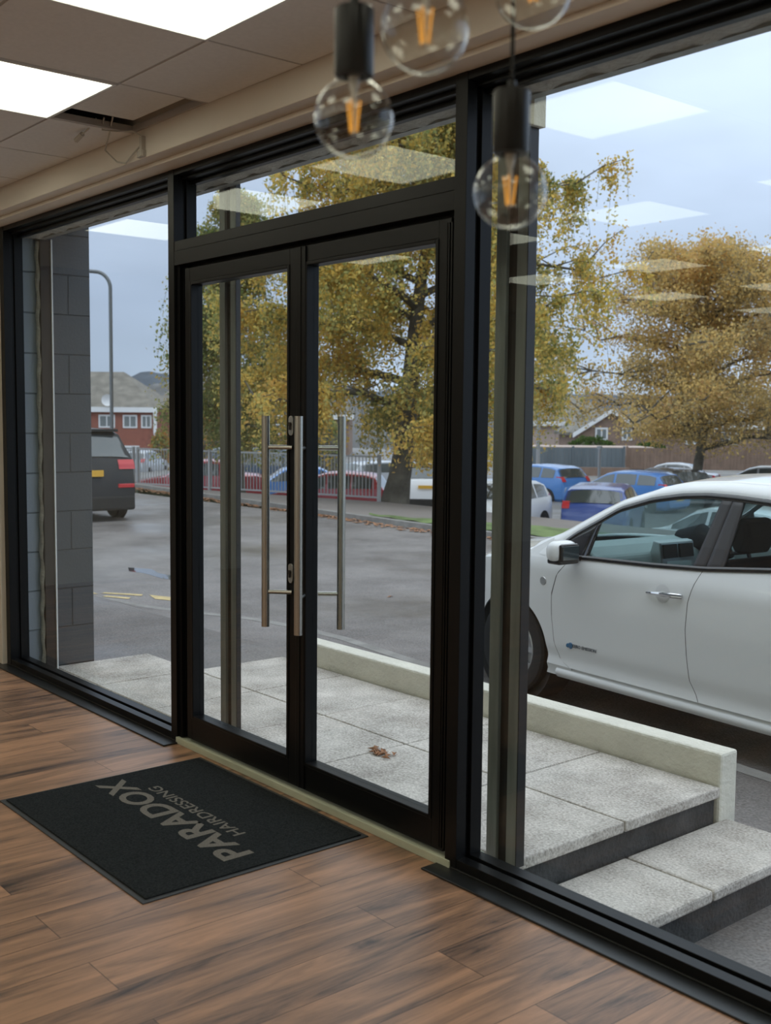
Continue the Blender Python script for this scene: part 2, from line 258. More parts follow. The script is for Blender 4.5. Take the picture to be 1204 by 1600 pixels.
# ------------------------------------------------------------------ mesh helpers
class MB:
    def __init__(s): s.v = []; s.f = []; s.fm = []
    def add(s, vs_, fs, mi=0):
        o = len(s.v); s.v += [tuple(v) for v in vs_]; s.f += [tuple(i+o for i in f) for f in fs]; s.fm += [mi]*len(fs); return s
    def box(s, x0, x1, y0, y1, z0, z1, mi=0):
        return s.add([(x0, y0, z0), (x1, y0, z0), (x1, y1, z0), (x0, y1, z0), (x0, y0, z1), (x1, y0, z1), (x1, y1, z1), (x0, y1, z1)],
                     [(0, 3, 2, 1), (4, 5, 6, 7), (0, 1, 5, 4), (1, 2, 6, 5), (2, 3, 7, 6), (3, 0, 4, 7)], mi)
    def obox(s, c, sz, rot, mi=0):
        hx, hy, hz = [a/2 for a in sz]; c = Vector(c)
        p = [(x, y, z) for z in (-hz, hz) for x, y in ((-hx, -hy), (hx, -hy), (hx, hy), (-hx, hy))]
        return s.add([tuple(c+rot@Vector(q)) for q in p], [(0, 3, 2, 1), (4, 5, 6, 7), (0, 1, 5, 4), (1, 2, 6, 5), (2, 3, 7, 6), (3, 0, 4, 7)], mi)
    def tube(s, pts, r, n=8, mi=0, caps=True):
        pts = [Vector(p) for p in pts]; rr = r if hasattr(r, '__len__') else [r]*len(pts)
        o = len(s.v); prev = None
        for i, p in enumerate(pts):
            t = (pts[min(i+1, len(pts)-1)]-pts[max(i-1, 0)]).normalized()
            if prev is None:
                a = t.orthogonal().normalized()
            else:
                a = (prev-t*prev.dot(t)); a = a.normalized() if a.length > 1e-6 else t.orthogonal().normalized()
            prev = a; b = t.cross(a)
            for k in range(n):
                th = 2*PI*k/n; q = p+rr[i]*(math.cos(th)*a+math.sin(th)*b); s.v.append(tuple(q))
        for i in range(len(pts)-1):
            for k in range(n):
                s.f.append((o+i*n+k, o+i*n+(k+1) % n, o+(i+1)*n+(k+1) % n, o+(i+1)*n+k)); s.fm.append(mi)
        if caps:
            s.f.append(tuple(o+k for k in range(n))[::-1]); s.f.append(tuple(o+(len(pts)-1)*n+k for k in range(n))); s.fm += [mi, mi]
        return s
    def lathe(s, prof, n=32, c=(0, 0, 0), axis='z', mi=0):
        o = len(s.v)
        for (r, h) in prof:
            for k in range(n):
                th = 2*PI*k/n; a, b = r*math.cos(th), r*math.sin(th)
                p = (a, b, h) if axis == 'z' else (a, h, b)
                s.v.append((p[0]+c[0], p[1]+c[1], p[2]+c[2]))
        for i in range(len(prof)-1):
            for k in range(n):
                q = (o+i*n+k, o+i*n+(k+1) % n, o+(i+1)*n+(k+1) % n, o+(i+1)*n+k)
                s.f.append(q if axis == 'z' else q[::-1]); s.fm.append(mi)
        return s
    def grid(s, fn, nu, nv, mi=0, flip=False):
        o = len(s.v)
        for j in range(nv+1):
            for i in range(nu+1): s.v.append(tuple(fn(i/nu, j/nv)))
        for j in range(nv):
            for i in range(nu):
                a = o+j*(nu+1)+i; q = (a, a+1, a+nu+2, a+nu+1); s.f.append(q[::-1] if flip else q); s.fm.append(mi)
        return s
    def prism(s, pts, y0, y1, mi=0, plane='xz'):
        n = len(pts)
        if plane == 'xz': A = [(a, y0, b) for a, b in pts]; B = [(a, y1, b) for a, b in pts]
        elif plane == 'yz': A = [(y0, a, b) for a, b in pts]; B = [(y1, a, b) for a, b in pts]
        else: A = [(a, b, y0) for a, b in pts]; B = [(a, b, y1) for a, b in pts]
        fs = [tuple(range(n))[::-1], tuple(range(n, 2*n))]+[(i, (i+1) % n, n+(i+1) % n, n+i) for i in range(n)]
        return s.add(A+B, fs, mi)
    def build(s, name, mats, parent=None, bevel=0.0, smooth=False, world=True, angle=35, solid=0, subsurf=0):
        me = bpy.data.meshes.new(name); off = Vector((0, 0, 0))
        if parent is not None and world:
            q = parent
            while q.parent is not None: q = q.parent
            off = Vector(q.location)
        vv = [(a-off.x, b-off.y, c-off.z) for a, b, c in s.v] if off.length > 0 else s.v
        me.from_pydata(vv, [], s.f); me.update()
        mats = mats if isinstance(mats, (list, tuple)) else [mats]
        for m in mats: me.materials.append(m)
        if len(mats) > 1: me.polygons.foreach_set('material_index', s.fm)
        ob = bpy.data.objects.new(name, me); COL.objects.link(ob)
        if parent is not None: ob.parent = parent
        if smooth:
            me.shade_smooth(); me.set_sharp_from_angle(angle=math.radians(angle))
        if solid:
            md = ob.modifiers.new('solid', 'SOLIDIFY'); md.thickness = solid; md.offset = -1
        if bevel:
            md = ob.modifiers.new('bevel', 'BEVEL'); md.width = bevel; md.segments = 2; md.limit_method = 'ANGLE'; md.angle_limit = math.radians(40)
        return ob
def tag(o, label, cat, group=None, kind=None):
    if label: o['label'] = label
    if cat: o['category'] = cat
    if group: o['group'] = group
    if kind: o['kind'] = kind
    return o
def thing(name, label, cat, loc=(0, 0, 0), rz=0, group=None):
    o = bpy.data.objects.new(name, None); COL.objects.link(o); o.empty_display_size = .1
    o.location = loc; o.rotation_euler = (0, 0, rz); return tag(o, label, cat, group)
def struct(o, label=None, cat=None):
    o['kind'] = 'structure'
    if label: o['label'] = label
    if cat: o['category'] = cat
    return o
def sroot(name, label, cat='', loc=(0, 0, 0)):
    o = bpy.data.objects.new(name, None); COL.objects.link(o); o.location = loc; o.empty_display_size = .1
    return struct(o, label, cat)
def copy_tree(o, parent=None):
    c = o.copy(); COL.objects.link(c); c.parent = parent
    for ch in list(o.children): copy_tree(ch, c)
    return c
def interp(x, pts):
    if x <= pts[0][0]: return pts[0][1]
    for (a, b), (c, d) in zip(pts, pts[1:]):
        if x <= c: return b+(d-b)*(x-a)/(c-a) if c > a else d
    return pts[-1][1]
def text_mesh(name, s, size, depth, bold=0.0):
    cu = bpy.data.curves.new(name, 'FONT'); cu.body = s; cu.size = size; cu.extrude = depth; cu.resolution_u = 4; cu.offset = bold
    ob = bpy.data.objects.new(name, cu); COL.objects.link(ob)
    bpy.context.view_layer.update()
    me = bpy.data.meshes.new_from_object(ob.evaluated_get(bpy.context.evaluated_depsgraph_get()))
    bpy.data.objects.remove(ob); bpy.data.curves.remove(cu)
    return me

# ================================================================== THE ROOM
YF = 2.39          # inner face of the shopfront frame
XL, XR = -6.27, 1.2  # ends of the shopfront
ZT = 2.497
CH = 2.626
struct(MB().box(-9, 3.5, -6, 2.53, -.12, 0).build('floor', M['floor']), 'brown wood plank floor running out to the shopfront', 'floor')
for nm, b in (('wall_back', (-9.1, 3.6, -6.1, -6, 0, 2.9)), ('wall_right', (3.5, 3.6, -6, 2.53, 0, 2.9)), ('wall_left', (-9.1, -9, -6, 2.53, 0, 2.9))):
    struct(MB().box(*b).build(nm, M['wall']))
struct(MB().box(-9, XL, YF-.03, 2.50, 0, 2.5).build('wall_front', M['cream'], bevel=.004), 'cream wall beside the left window', 'wall')
struct(MB().box(XR, 3.5, YF-.03, 2.53, 0, 2.5).build('wall_front_right', M['cream']))

# ceiling: tiles on a grid
gx = [-2.52+.6*0]; X0, Y0 = -3.125, 1.863
xs = [X0+.608*k for k in range(-10, 12)]; xs = [x for x in xs if -9.2 < x < 3.7]
ys = [Y0-.605*k for k in range(-1, 14)]; ys[0] = 2.235
lights_cols = {0: 1}; tiles = MB(); panels = []
for i in range(len(xs)-1):
    for j in range(len(ys)-1):
        a, b_, c, d_ = xs[i], xs[i+1], ys[j+1], ys[j]
        col = round((a-X0)/.608)
        if col % 2 == 0 and j % 3 == 1 and -7 < a < 1.5: panels.append((a, b_, c, d_)); continue
        if j == 0 and col == -2: continue
        if c < -6: c = -6
        tiles.box(a+.006, b_-.006, c+.006, d_-.006, CH+.002, CH+.018)
tiles = tiles.build('ceiling', M['tile']); struct(tiles, 'grey-white square tile suspended ceiling', 'ceiling')
g = MB()
for x in xs: g.box(x-.012, x+.012, -6, 2.25, CH+.004, CH+.03)
for y in ys: g.box(-9, 3.5, y-.012, y+.012, CH+.0045, CH+.0305)
gob = g.build('ceiling_grid', M['grid'], tiles, world=False)
struct(MB().box(-9, 3.5, -6, 2.26, 2.86, 2.9).build('ceiling_slab', M['void']), 'dark void above the ceiling tiles', 'ceiling')
# displaced tile beside the bulkhead
t = thing('ceiling_tile', 'slipped ceiling tile leaving a dark gap above the loose cables', 'ceiling tile', (-4.0, 2.05, CH))
MB().box(-4.25, -3.70, 1.875, 2.185, CH+.031, CH+.046).build('tile_board', M['tile'], t)

# led panels
pr0 = None
lab_near = {(-2.82, 1.56): 'square LED panel in the ceiling nearest the hanging bulbs, cut by the top frame edge',
            (-4.04, 1.56): 'square LED panel in the ceiling beside the slipped tile at the left edge'}
for k, (a, b_, c, d_) in enumerate(panels):
    cx, cy = (a+b_)/2, (c+d_)/2
    if pr0 is None:
        w, h = (b_-a)/2, (d_-c)/2
        pr0 = thing('ceiling_light', '', 'light', (cx, cy, CH))
        f = MB(); r = .016
        f.box(-w+.004, w-.004, -h+.004, -h+r, -.004, .012).box(-w+.004, w-.004, h-r, h-.004, -.004, .012).box(-w+.004, -w+r, -h+r, h-r, -.004, .012).box(w-r, w-.004, -h+r, h-r, -.004, .012)
        f.box(-w+.004, w-.004, -h+.004, h-.004, .0125, .05)
        f.build('frame', M['white'], pr0, world=False)
        MB().box(-w+r, w-r, -h+r, h-r, 0, .01).build('diffuser', M['panel'], pr0, world=False)
        o = pr0
    else:
        o = copy_tree(pr0); o.location = (cx, cy, CH)
    if abs(cx+2.82) < .1 and cy > 1: o['label'] = 'square LED ceiling panel at the top edge, above the door side of the hanging bulbs'
    elif abs(cx+4.04) < .1 and cy > 1: o['label'] = 'square LED ceiling panel at the left edge, beside the slipped tile'
    else:
        o['label'] = 'square LED ceiling panel deeper in the salon, one of a set partly mirrored in the glass, the unseen ones added for light'; o['group'] = 'ceiling panels deeper in the salon'  # a few show as reflections; the unseen rest are added to light the room

# bulkhead over the shopfront
bk = MB().box(-9, 3.5, 2.235, 2.53, 2.515, 2.86).box(-9, 3.5, 2.30, 2.53, ZT, 2.515)
struct(bk.build('trim_1', M['bulk'], bevel=.003), 'beige boxed bulkhead running above the window frames', 'bulkhead')

# loose cables hanging at the bulkhead
t = thing('loose_cable', 'loose white cables hanging from the ceiling gap onto the bulkhead', 'cable', (-4.25, 2.22, 2.5))
m1 = MB().tube([(-4.26, 2.1, 2.66), (-4.40, 2.15, 2.62), (-4.50, 2.18, 2.58), (-4.46, 2.215, 2.53), (-4.40, 2.225, 2.515), (-4.33, 2.222, 2.54), (-4.26, 2.222, 2.565)], .0035)
m1.build('cable', M['plastic'], t, smooth=True)
MB().tube([(-4.30, 2.08, 2.66), (-4.36, 2.10, 2.625), (-4.31, 2.14, 2.617), (-4.27, 2.19, 2.62), (-4.25, 2.222, 2.60), (-4.243, 2.222, 2.53)], .0035).build('cable', M['plastic'], t, smooth=True)
MB().box(-4.262, -4.240, 2.216, 2.235, 2.52, 2.60).box(-4.29, -4.235, 2.219, 2.235, 2.518, 2.545).build('conduit', M['plastic'], t, bevel=.002)
MB().tube([(-4.33, 2.06, 2.66), (-4.38, 2.05, 2.625), (-4.43, 2.045, 2.612)], .003).build('cable', M['plastic'], t, smooth=True)
MB().tube([(-4.43, 2.045, 2.612), (-4.48, 2.04, 2.595)], .011, 10).build('connector', M['plastic'], t, smooth=True)

# ================================================================== SHOPFRONT
def stepped_member_h(mb, x0, x1, z0, z1, sgn):
    """horizontal glazing member; sgn +1 = bottom, -1 = top (steps toward the glass)"""
    mb.box(x0, x1, YF, YF+.035, z0, z1)
    mb.box(x0, x1, YF+.035, 2.545, z0, z1-.004 if sgn > 0 else z1)
def fixed_window(name, label, x0, x1, z0, z1, extra_head=.036):
    root = sroot(name, label, 'window', ((x0+x1)/2, YF, z0))
    f = MB()
    zb = z0+.042
    f.box(x0, x1, YF, YF+.041, z0, zb).box(x0, x1, YF+.041, YF+.061, z0, zb-.012).box(x0, x1, YF+.061, 2.50, z0, zb+.001)
    zt = z1-.054
    f.box(x0, x1, YF, YF+.040, z1-.026, z1).box(x0, x1, YF+.040, YF+.081, z1-.0385, z1).box(x0, x1, YF+.081, 2.50, zt, z1)
    f.build('frame', M['frame'], root, bevel=.0015)
    MB().box(x0-.002, x1+.002, 2.486, 2.494, zb-.005, zt+.005).build('glass_pane', M['glass'], root)
    return root
MUL = [(-4.335, -4.285), (-2.540, -2.488)]
fixed_window('window_1', 'tall fixed window left of the doors, beside the grey block wall', -6.215, MUL[0][0], 0, ZT)
fixed_window('window_2', 'long narrow fanlight above the double doors', MUL[0][1], MUL[1][0], 2.152, ZT)
fixed_window('window_3', 'large fixed window right of the doors, white car outside', MUL[1][1], XR, 0, ZT)
for k, (a, b_) in enumerate([(-6.27, -6.215)]+MUL):
    m = MB().box(a, b_, YF-.002, YF+.039, 0, ZT).box(a+.012, b_-.012, YF+.039, YF+.061, 0, ZT).box(a, b_, YF+.061, 2.50, 0, ZT)
    struct(m.build('trim_%d' % (k+2), M['frame'], bevel=.001), ['black jamb post at the left end of the shopfront', 'black mullion post left of the double doors', 'black mullion post right of the double doors'][k], 'mullion')
m = MB().box(MUL[0][1], MUL[1][0], YF-.001, 2.50, 2.092, 2.152)
struct(m.build('trim_5', M['frame'], bevel=.0015), 'black transom bar above the double doors', 'transom')
# flat black floor trims in front of the side windows
for k, (a, b_) in enumerate([(-6.9, -4.275), (-2.575, XR)]):
    m = MB().box(a, b_, 2.316, YF, 0, .007).box(a if k else -6.27, b_, YF-.004, YF+.002, .007, .012)
    struct(m.build('trim_%d' % (k+6), M['trim'], bevel=.002), ['flat black strip on the floor under the left window', 'flat black strip on the floor under the right window'][k], 'floor trim')
m = MB().box(-4.29, -2.515, 2.384, 2.40, 0, .030).box(-4.29, -2.515, 2.40, 2.545, 0, .022)
struct(m.build('trim_8', M['thresh'], bevel=.003), 'pale grey-green threshold strip under the double doors', 'threshold')

# door frame jambs in the opening
dj = MB()
for a, b_ in ((-4.285, -4.262), (-2.552, -2.54)):
    dj.box(a, b_, YF+.012, 2.50, .03, 2.092)
for x in (-4.262, -4.248, -4.232): dj.box(x, x+.006, YF+.03, YF+.07, .03, 2.085)
dj.box(-4.262, -2.552, YF+.05, 2.50, 2.078, 2.092)
struct(dj.build('trim_9', M['frame']), 'black door jambs inside the door opening', 'door frame')

def door_leaf(name, label, x0, x1, gx0, gx1, side):
    z0, z1 = .036, 2.076; gz0, gz1 = .145, 2.003; yf, yb = YF+.018, YF+.078
    root = sroot(name, label, 'door', ((x0+x1)/2, yf, 0))
    def ring(mb, X0_, X1_, Z0_, Z1_, a0, a1, c0, c1, y0, y1):
        mb.box(X0_, a0, y0, y1, Z0_, Z1_).box(a1, X1_, y0, y1, Z0_, Z1_).box(a0, a1, y0, y1, Z0_, c0).box(a0, a1, y0, y1, c1, Z1_)
    f = MB(); ring(f, x0, x1, z0, z1, gx0-.014, gx1+.014, gz0-.014, gz1+.014, yf, yb)
    f.build('door_frame', M['frame'], root, bevel=.002)
    b = MB(); ring(b, gx0-.014, gx1+.014, gz0-.014, gz1+.014, gx0, gx1, gz0, gz1, yf-.004, yb-.006)
    b.build('glazing_bead', M['frame'], root, bevel=.003)
    MB().box(gx0, gx1, yf+.026, yf+.034, gz0, gz1).build('glass_pane', M['glass'], root)
    return root, yf, yb
d1, yf, yb = door_leaf('door_1', 'left black glazed door leaf with a steel bar handle and two locks', -4.228, -3.398, -4.172, -3.463, 0)
d2, _, _ = door_leaf('door_2', 'right black glazed door leaf with the nearer steel bar handles', -3.392, -2.572, -3.338, -2.642, 1)
MB().box(-3.398, -3.343, yf-.006, yf, .04, 2.074).box(-3.372, -3.368, yf-.009, yf-.006, .04, 2.074).build('astragal', M['frame'], d2, bevel=.0015)
hg = MB()
for x in (-2.590, -2.580, -2.567): hg.box(x, x+.006, yf-.006, yf, .05, 2.06)
hg.build('cover_strip', M['frame'], d2)
def handle(root, xb, yb_, xm, ym):
    h = MB().tube([(xb, yb_, .65), (xb, yb_, 1.454)], .0155, 20); ho = h.build('handle_bar', M['steel'], root, smooth=True)
    for z in (.785, 1.336):
        MB().tube([(xb, yb_, z), (xm, ym, z)], .009, 14).build('standoff', M['steel'], ho, smooth=True)
handle(d1, -3.508, 2.340, -3.430, yf); handle(d1, -3.508, 2.535, -3.430, yb)
handle(d2, -3.294, 2.340, -3.352, yf); handle(d2, -3.290, 2.535, -3.345, yb)
for z in (1.418, .858):
    pts = [(.0145*math.cos(a), .0225*(1 if math.sin(a) > 0 else -1)+.0145*math.sin(a)) for a in [2*PI*k/24+.01 for k in range(24)]]
    e = MB().prism([(-3.434+p, z+q) for p, q in pts], yf-.006, yf).build('lock_escutcheon', M['alu'], d1, bevel=.001)
    MB().box(-3.4375, -3.4305, yf-.012, yf-.006, z-.016, z+.004).lathe([(0.0001, yf-.014), (.007, yf-.014), (.007, yf-.006)], 16, (-3.434, 0, z+.006), 'y').build('lock_cylinder', M['raildark'], e)

# ================================================================== OUTSIDE OF THE SHOPFRONT
# wall above, lintel
struct(MB().box(-8.5, 3.6, 2.53, 2.62, 2.47, 3.4).box(-8.5, 3.6, 2.635, 2.95, 2.61, 3.4).box(-6.27, 3.6, 2.630, 2.70, 2.478, 2.62).build('wall_outside_upper', M['block']), 'outside wall above the shopfront', 'wall')
lt = sroot('trim_10', 'rough mortar strip and steel lip under the outside lintel', 'lintel')
MB().grid(lambda u, v: (-6.27+u*7.5, 2.500+v*.090, 2.452+.004*math.sin(u*160+v*3)+.003*math.sin(u*417)), 400, 4).build('mortar_strip', M['mortar'], lt, smooth=True)
MB().box(-6.27, 1.2, 2.59, 2.628, 2.447, 2.50).build('steel_lip', M['railgrey'], lt)
struct(MB().box(-8.5, -6.27, 2.60, 2.93, -.5, 3.4).build('wall_outside_left', M['block'], bevel=.006), 'painted dark grey block wall outside the left window', 'wall')
struct(MB().box(-8.5, -6.27, 2.50, 2.598, -.5, 2.5).build('wall_outside_reveal', M['blocklight']), 'pale grey painted block reveal beside the left window', 'wall')
struct(MB().box(1.2, 3.6, 2.53, 2.93, -.5, 3.4).build('wall_outside_right', M['block']))

def rail(x0, x1, label, cream=False, y0=2.648, pd_=.040):
    root = thing('shutter_guide_rail', label, 'shutter rail', ((x0+x1)/2, 2.68, -.05)); w = x1-x0
    z1 = 2.482
    a = MB().box(x0, x0+w*.34, y0, y0+pd_-.001, -.05, z1).box(x1-w*.32, x1, y0, y0+pd_-.001, -.05, z1)
    a.build('flange', M['railgrey'], root, bevel=.002)
    b = MB().box(x0+w*.34, x1-w*.32, y0+.014, y0+.02, -.05, z1).box(x0+.002, x1, y0+pd_-.001, y0+pd_+.004, -.05, z1)
    b.build('channel_web', M['raildark'], root)
    MB().box(x1, x1+.004, y0+.001, y0+pd_, -.05, z1).build('side_plate', M['black'], root)
    if cream: MB().box(x1-.03, x1+.022, y0-.004, y0+.05, 2.375, z1).build('cream_cap', M['lowwall'], root)
    return root
rail(-2.611, -2.474, 'wide grey steel shutter rail outside, right of the doors', True)
rail(-4.342, -4.208, 'grey steel shutter rail seen through the left door pane', pd_=.022)
r = thing('shutter_guide_rail', 'thin dark shutter rail with ragged mortar against the block wall', 'shutter rail', (-6.2, 2.66, -.05))
MB().box(-6.27, -6.205, 2.60, 2.668, -.05, 2.452).build('flange', M['raildark'], r)
MB().box(-6.205, -6.196, 2.66, 2.668, -.05, 2.452).build('bright_edge', M['white'], r)
rm = MB(); 
rm.grid(lambda u, v: (-6.268+u*.05+.004*math.sin(v*37), 2.597-.012*math.sin(u*PI)-.004*math.sin(v*91+u*2), -.05+v*2.49), 4, 160)
rm.build('mortar_bead', M['mortar'], r, smooth=True)

# platform of slabs
SL = -.05; JX = [-7.35, -6.71, -6.075, -5.44, -4.805, -4.415+.245, -3.535, -2.9]
def plank_slabs():
    mb = MB(); js = [-2.515-.635*k for k in range(0, 9)]; js = [-2.515]+[-3.145-.635*k for k in range(0, 8)]
    rows = [(2.05+.5, 2.672), (2.680, 3.290), (3.298, 3.915)]
    for y0, y1 in rows:
        for a, b_ in zip(js[1:], js[:-1]):
            if (y1 > 3.5 and a < -5.7) or b_ < -6.0: continue
            a = max(a, -6.27)
            mb.box(a+.004, b_-.004, y0, y1, SL-.045, SL-.001*((int(a*100) % 3)))
    return mb
pl = sroot('platform', 'raised landing of pale grey paving slabs outside the doors', 'landing')
plank_slabs().build('slabs', M['slab'], pl, bevel=.006)
MB().box(-5.6, -2.545, 2.55, 3.915, -.45, SL-.012).build('base', M['riser'], pl, bevel=.004)
rj = MB()
for y in (2.72, 3.02, 3.32, 3.62): rj.box(-2.5435, -2.5445, y, y+.285, -.20, SL-.05)
# steps
st = sroot('step', 'lower step of two pale slabs with dark block riser', 'step')
for y0, y1 in ((2.66, 3.320), (3.328, 3.99)):
    MB().box(-2.535, -2.148, y0, y1, -.245, -.20).build('tread_slab', M['slab'], st, bevel=.010)
MB().box(-2.54, -2.18, 2.66, 4.05, -.45, -.246).build('riser', M['riser'], st, bevel=.004)
# low painted wall
lw = MB().box(-5.65, -2.525, 3.923, 4.046, -.45, .085).build('low_wall', M['lowwall'], bevel=.012)
struct(lw, 'low cream painted wall along the landing', 'low wall')

# ground: sloping pavement, kerb, road, verge, bank, car park
def smooth(a, b, x):
    t = max(0, min(1, (x-a)/(b-a))); return t*t*(3-2*t)
def pz(x, y):
    s = smooth(-2.6, -5.5, x)
    k = 1-smooth(3.9, 5.05, y)
    return -.385+(.315*s)*k-.0*(1-k)
kerb_in = lambda x: interp(x, [(-30, 4.3), (-10.8, 4.72), (-9.6, 4.95), (-8.4, 5.42), (-7.5, 5.56), (-2.9, 5.05), (6, 4.05)])
pv = MB().grid(lambda u, v: ((lambda x: (x, 2.55+v*(kerb_in(x)-2.55), pz(x, 2.55+v*(kerb_in(x)-2.55))))(-30+u*36)), 90, 14)
struct(pv.build('pavement', M['asphalt'], smooth=True), 'damp asphalt pavement between landing and road', 'pavement')
kb = MB().grid(lambda u, v: ((lambda x: (x, kerb_in(x)+v*.11, -.383))(-30+u*36)), 60, 1).grid(lambda u, v: ((lambda x: (x, kerb_in(x)+.11, -.383-.06*v))(-30+u*36)), 60, 1)
struct(kb.build('kerb_near', M['kerb']), 'concrete kerb on the near side of the road', 'kerb')
RZ = -.43
struct(MB().box(-90, 12, 4.5, 12.6, -.8, RZ).build('road', M['asphalt']), 'damp grey asphalt road', 'road')
kf = lambda x: 12.50 if x > -14 else 12.5-(x+14)*.085
kb = MB().grid(lambda u, v: ((lambda x: (x, kf(x), RZ-.01+.10*v))(-60+u*75)), 60, 1).grid(lambda u, v: ((lambda x: (x, kf(x)+.13*v, RZ+.09))(-60+u*75)), 60, 1)
struct(kb.build('kerb_far', M['kerb']), 'raised kerb across the road', 'kerb')
yb_ = lambda x: 16.9 if x > -20 else 16.9+(x+20)*.24
vg = MB()
def vgf(u, v):
    x = -60+u*72; y0 = kf(x)+.13; return (x, y0+v*(yb_(x)-y0), RZ+.088-.20*v)
vg.grid(vgf, 60, 2)
struct(vg.build('pavement_far', M['path']), 'brown-grey footpath across the road', 'pavement')
gs = MB()
def gsf(u, v):
    x = -15.8+u*9; y0 = kf(x)+.16; w = 1.9*smooth(0, .35, u); return (x, y0+v*(w+.05), RZ+.10-.047*v*(w+.05)+.03*math.sin(v*PI)+.01*math.sin(x*9))
gs.grid(gsf, 60, 6)
tag(gs.build('grass_verge', M['grass'], smooth=True), 'strip of short green grass between kerb and footpath', 'grass', kind='stuff')
bk = MB()
def bkf(u, v):
    x = -110+u*150; ye = yb_(max(x, -60)); zz = [RZ-.112, -1.25, -1.6, -1.6, -2.2, -3.4, -5.5]; yy = [0, 1.8, 3.2, 60, 75, 110, 300]
    k = v*6; i = min(5, int(k)); f = k-i; return (x*(1 if i < 3 else 1+.0*f), ye+yy[i]+(yy[i+1]-yy[i])*f, zz[i]+(zz[i+1]-zz[i])*f)
bk.grid(bkf, 40, 36)
struct(bk.build('car_park_ground', M['carpark'], smooth=True), 'car park surface lying below the footpath', 'ground')
struct(MB().box(-700, 400, -300, 900, -9, -8).build('ground', M['grass']))
# leaf litter along the far kerb
ll = MB()
for k in range(900):
    x = random.uniform(-27, -11); y = kf(x)-.05-abs(random.gauss(0, .18)); a = random.random()*6.3; s = random.uniform(.03, .055)
    c, sn = math.cos(a)*s, math.sin(a)*s; z = RZ+.006+random.random()*.01
    ll.add([(x+c, y+sn, z), (x-sn, y+c, z+.012), (x-c, y-sn, z), (x+sn, y-c, z+.006)], [(0, 1, 2, 3)])
tag(ll.build('fallen_leaves', M['leafdry']), 'brown fallen leaves gathered along the far kerb', 'leaves', kind='stuff')
# dry leaf cluster on the landing
def leaf_clump(cx, cy, z, n, s, label):
    mb = MB()
    for k in range(n):
        a = random.random()*6.3; x = cx+random.gauss(0, s*1.3); y = cy+random.gauss(0, s*.6); L = s*random.uniform(.5, 1)
        ca, sa = math.cos(a), math.sin(a)
        P = lambda u, v, w: (x+ca*u-sa*v, y+sa*u+ca*v, z+w)
        mb.add([P(-L, 0, .002), P(0, L*.4, .014), P(L, 0, .006), P(0, -L*.4, .016), P(0, 0, .004)], [(0, 4, 1), (1, 4, 2), (2, 4, 3), (3, 4, 0)])
    return tag(mb.build('dry_leaf', M['leafdry']), label, 'leaf')
leaf_clump(-3.745, 3.10, SL+.002, 16, .035, 'curled brown dead leaf cluster lying on a slab outside the right door')
leaf_clump(-8.9, 7.42, RZ+.002, 1, .09, 'single pale orange leaf lying on the road')
leaf_clump(-1.87, 3.39, -.383, 1, .03, 'small brown leaf on the asphalt by the step')
pd = MB(); pc = [(-12.5, 6.30), (-12.2, 6.46), (-11.8, 6.36), (-11.4, 6.40), (-11.15, 6.28), (-11.4, 6.18), (-11.9, 6.22), (-12.2, 6.16)]
pd.add([(a_, b_2, RZ+.002) for a_, b_2 in pc], [tuple(range(8))])
tag(pd.build('puddle', plain('puddle_water', (.03, .032, .035), .03, spec=.6)), 'small puddle mirroring the sky on the road beyond the left window', 'puddle')
# yellow lines
yl = MB()
for pts in ([(-10.85, 5.02), (-10.72, 5.10), (-9.9, 5.62), (-10.03, 5.60)], [(-11.2, 5.35), (-11.1, 5.3), (-10.45, 5.42), (-10.45, 5.50)], [(-10.25, 5.40), (-9.95, 5.42), (-9.9, 5.52), (-10.2, 5.56)]):
    pass
for q in ([(-11.9, 5.00), (-10.86, 5.04), (-10.80, 5.10), (-11.9, 5.08)], [(-10.82, 5.14), (-10.42, 5.40), (-10.50, 5.46), (-10.86, 5.20)], [(-10.62, 5.06), (-10.32, 5.20), (-10.38, 5.26), (-10.66, 5.12)], [(-10.44, 5.50), (-10.16, 5.42), (-9.98, 5.50), (-10.12, 5.62)]):
    yl.add([(a_, b_2, RZ+.004) for a_, b_2 in q], [(0, 1, 2, 3)])
tag(yl.build('road_marking', M['yellowpaint']), 'short worn yellow lines painted on the road beyond the left window', 'road marking')

# ================================================================== DOOR MAT
mx0, mx1, my0, my1 = -4.035, -2.897, 1.497, 2.360
mt = thing('door_mat', 'black rectangular door mat with taupe PARADOX HAIRDRESSING lettering', 'door mat', ((mx0+mx1)/2, (my0+my1)/2, 0))
MB().box(mx0, mx1, my0, my1, .0, .004).build('rubber_edge', M['rubber'], mt, bevel=.001)
MB().box(mx0+.018, mx1-.018, my0+.018, my1-.018, .004, .009).build('pile', M['mat'], mt, bevel=.002)
def mat_text(s, xstart, xend, ybase, ycap, name, bold):
    me = text_mesh(name, s, 1.0, 0.0, bold)
    co = np.array([v.co[:] for v in me.vertices]); mn, mxx = co.min(0), co.max(0)
    capn = (mxx[1]-mn[1])
    for v in me.vertices:
        a = (v.co.x-mn[0])/(mxx[0]-mn[0]); b = (v.co.y-mn[1])/capn
        v.co = (xstart+(xend-xstart)*a-mt.location.x, ybase+(ycap-ybase)*b-mt.location.y, .0098)
    me.flip_normals(); me.materials.append(M['mattext'])
    ob = bpy.data.objects.new(name, me); COL.objects.link(ob); ob.parent = mt
    return ob
mat_text('PARADOX', -3.005, -3.960, 1.962, 1.842, 'lettering', .028)
mat_text('HAIRDRESSING', -3.170, -3.800, 2.035, 1.985, 'lettering', .012)
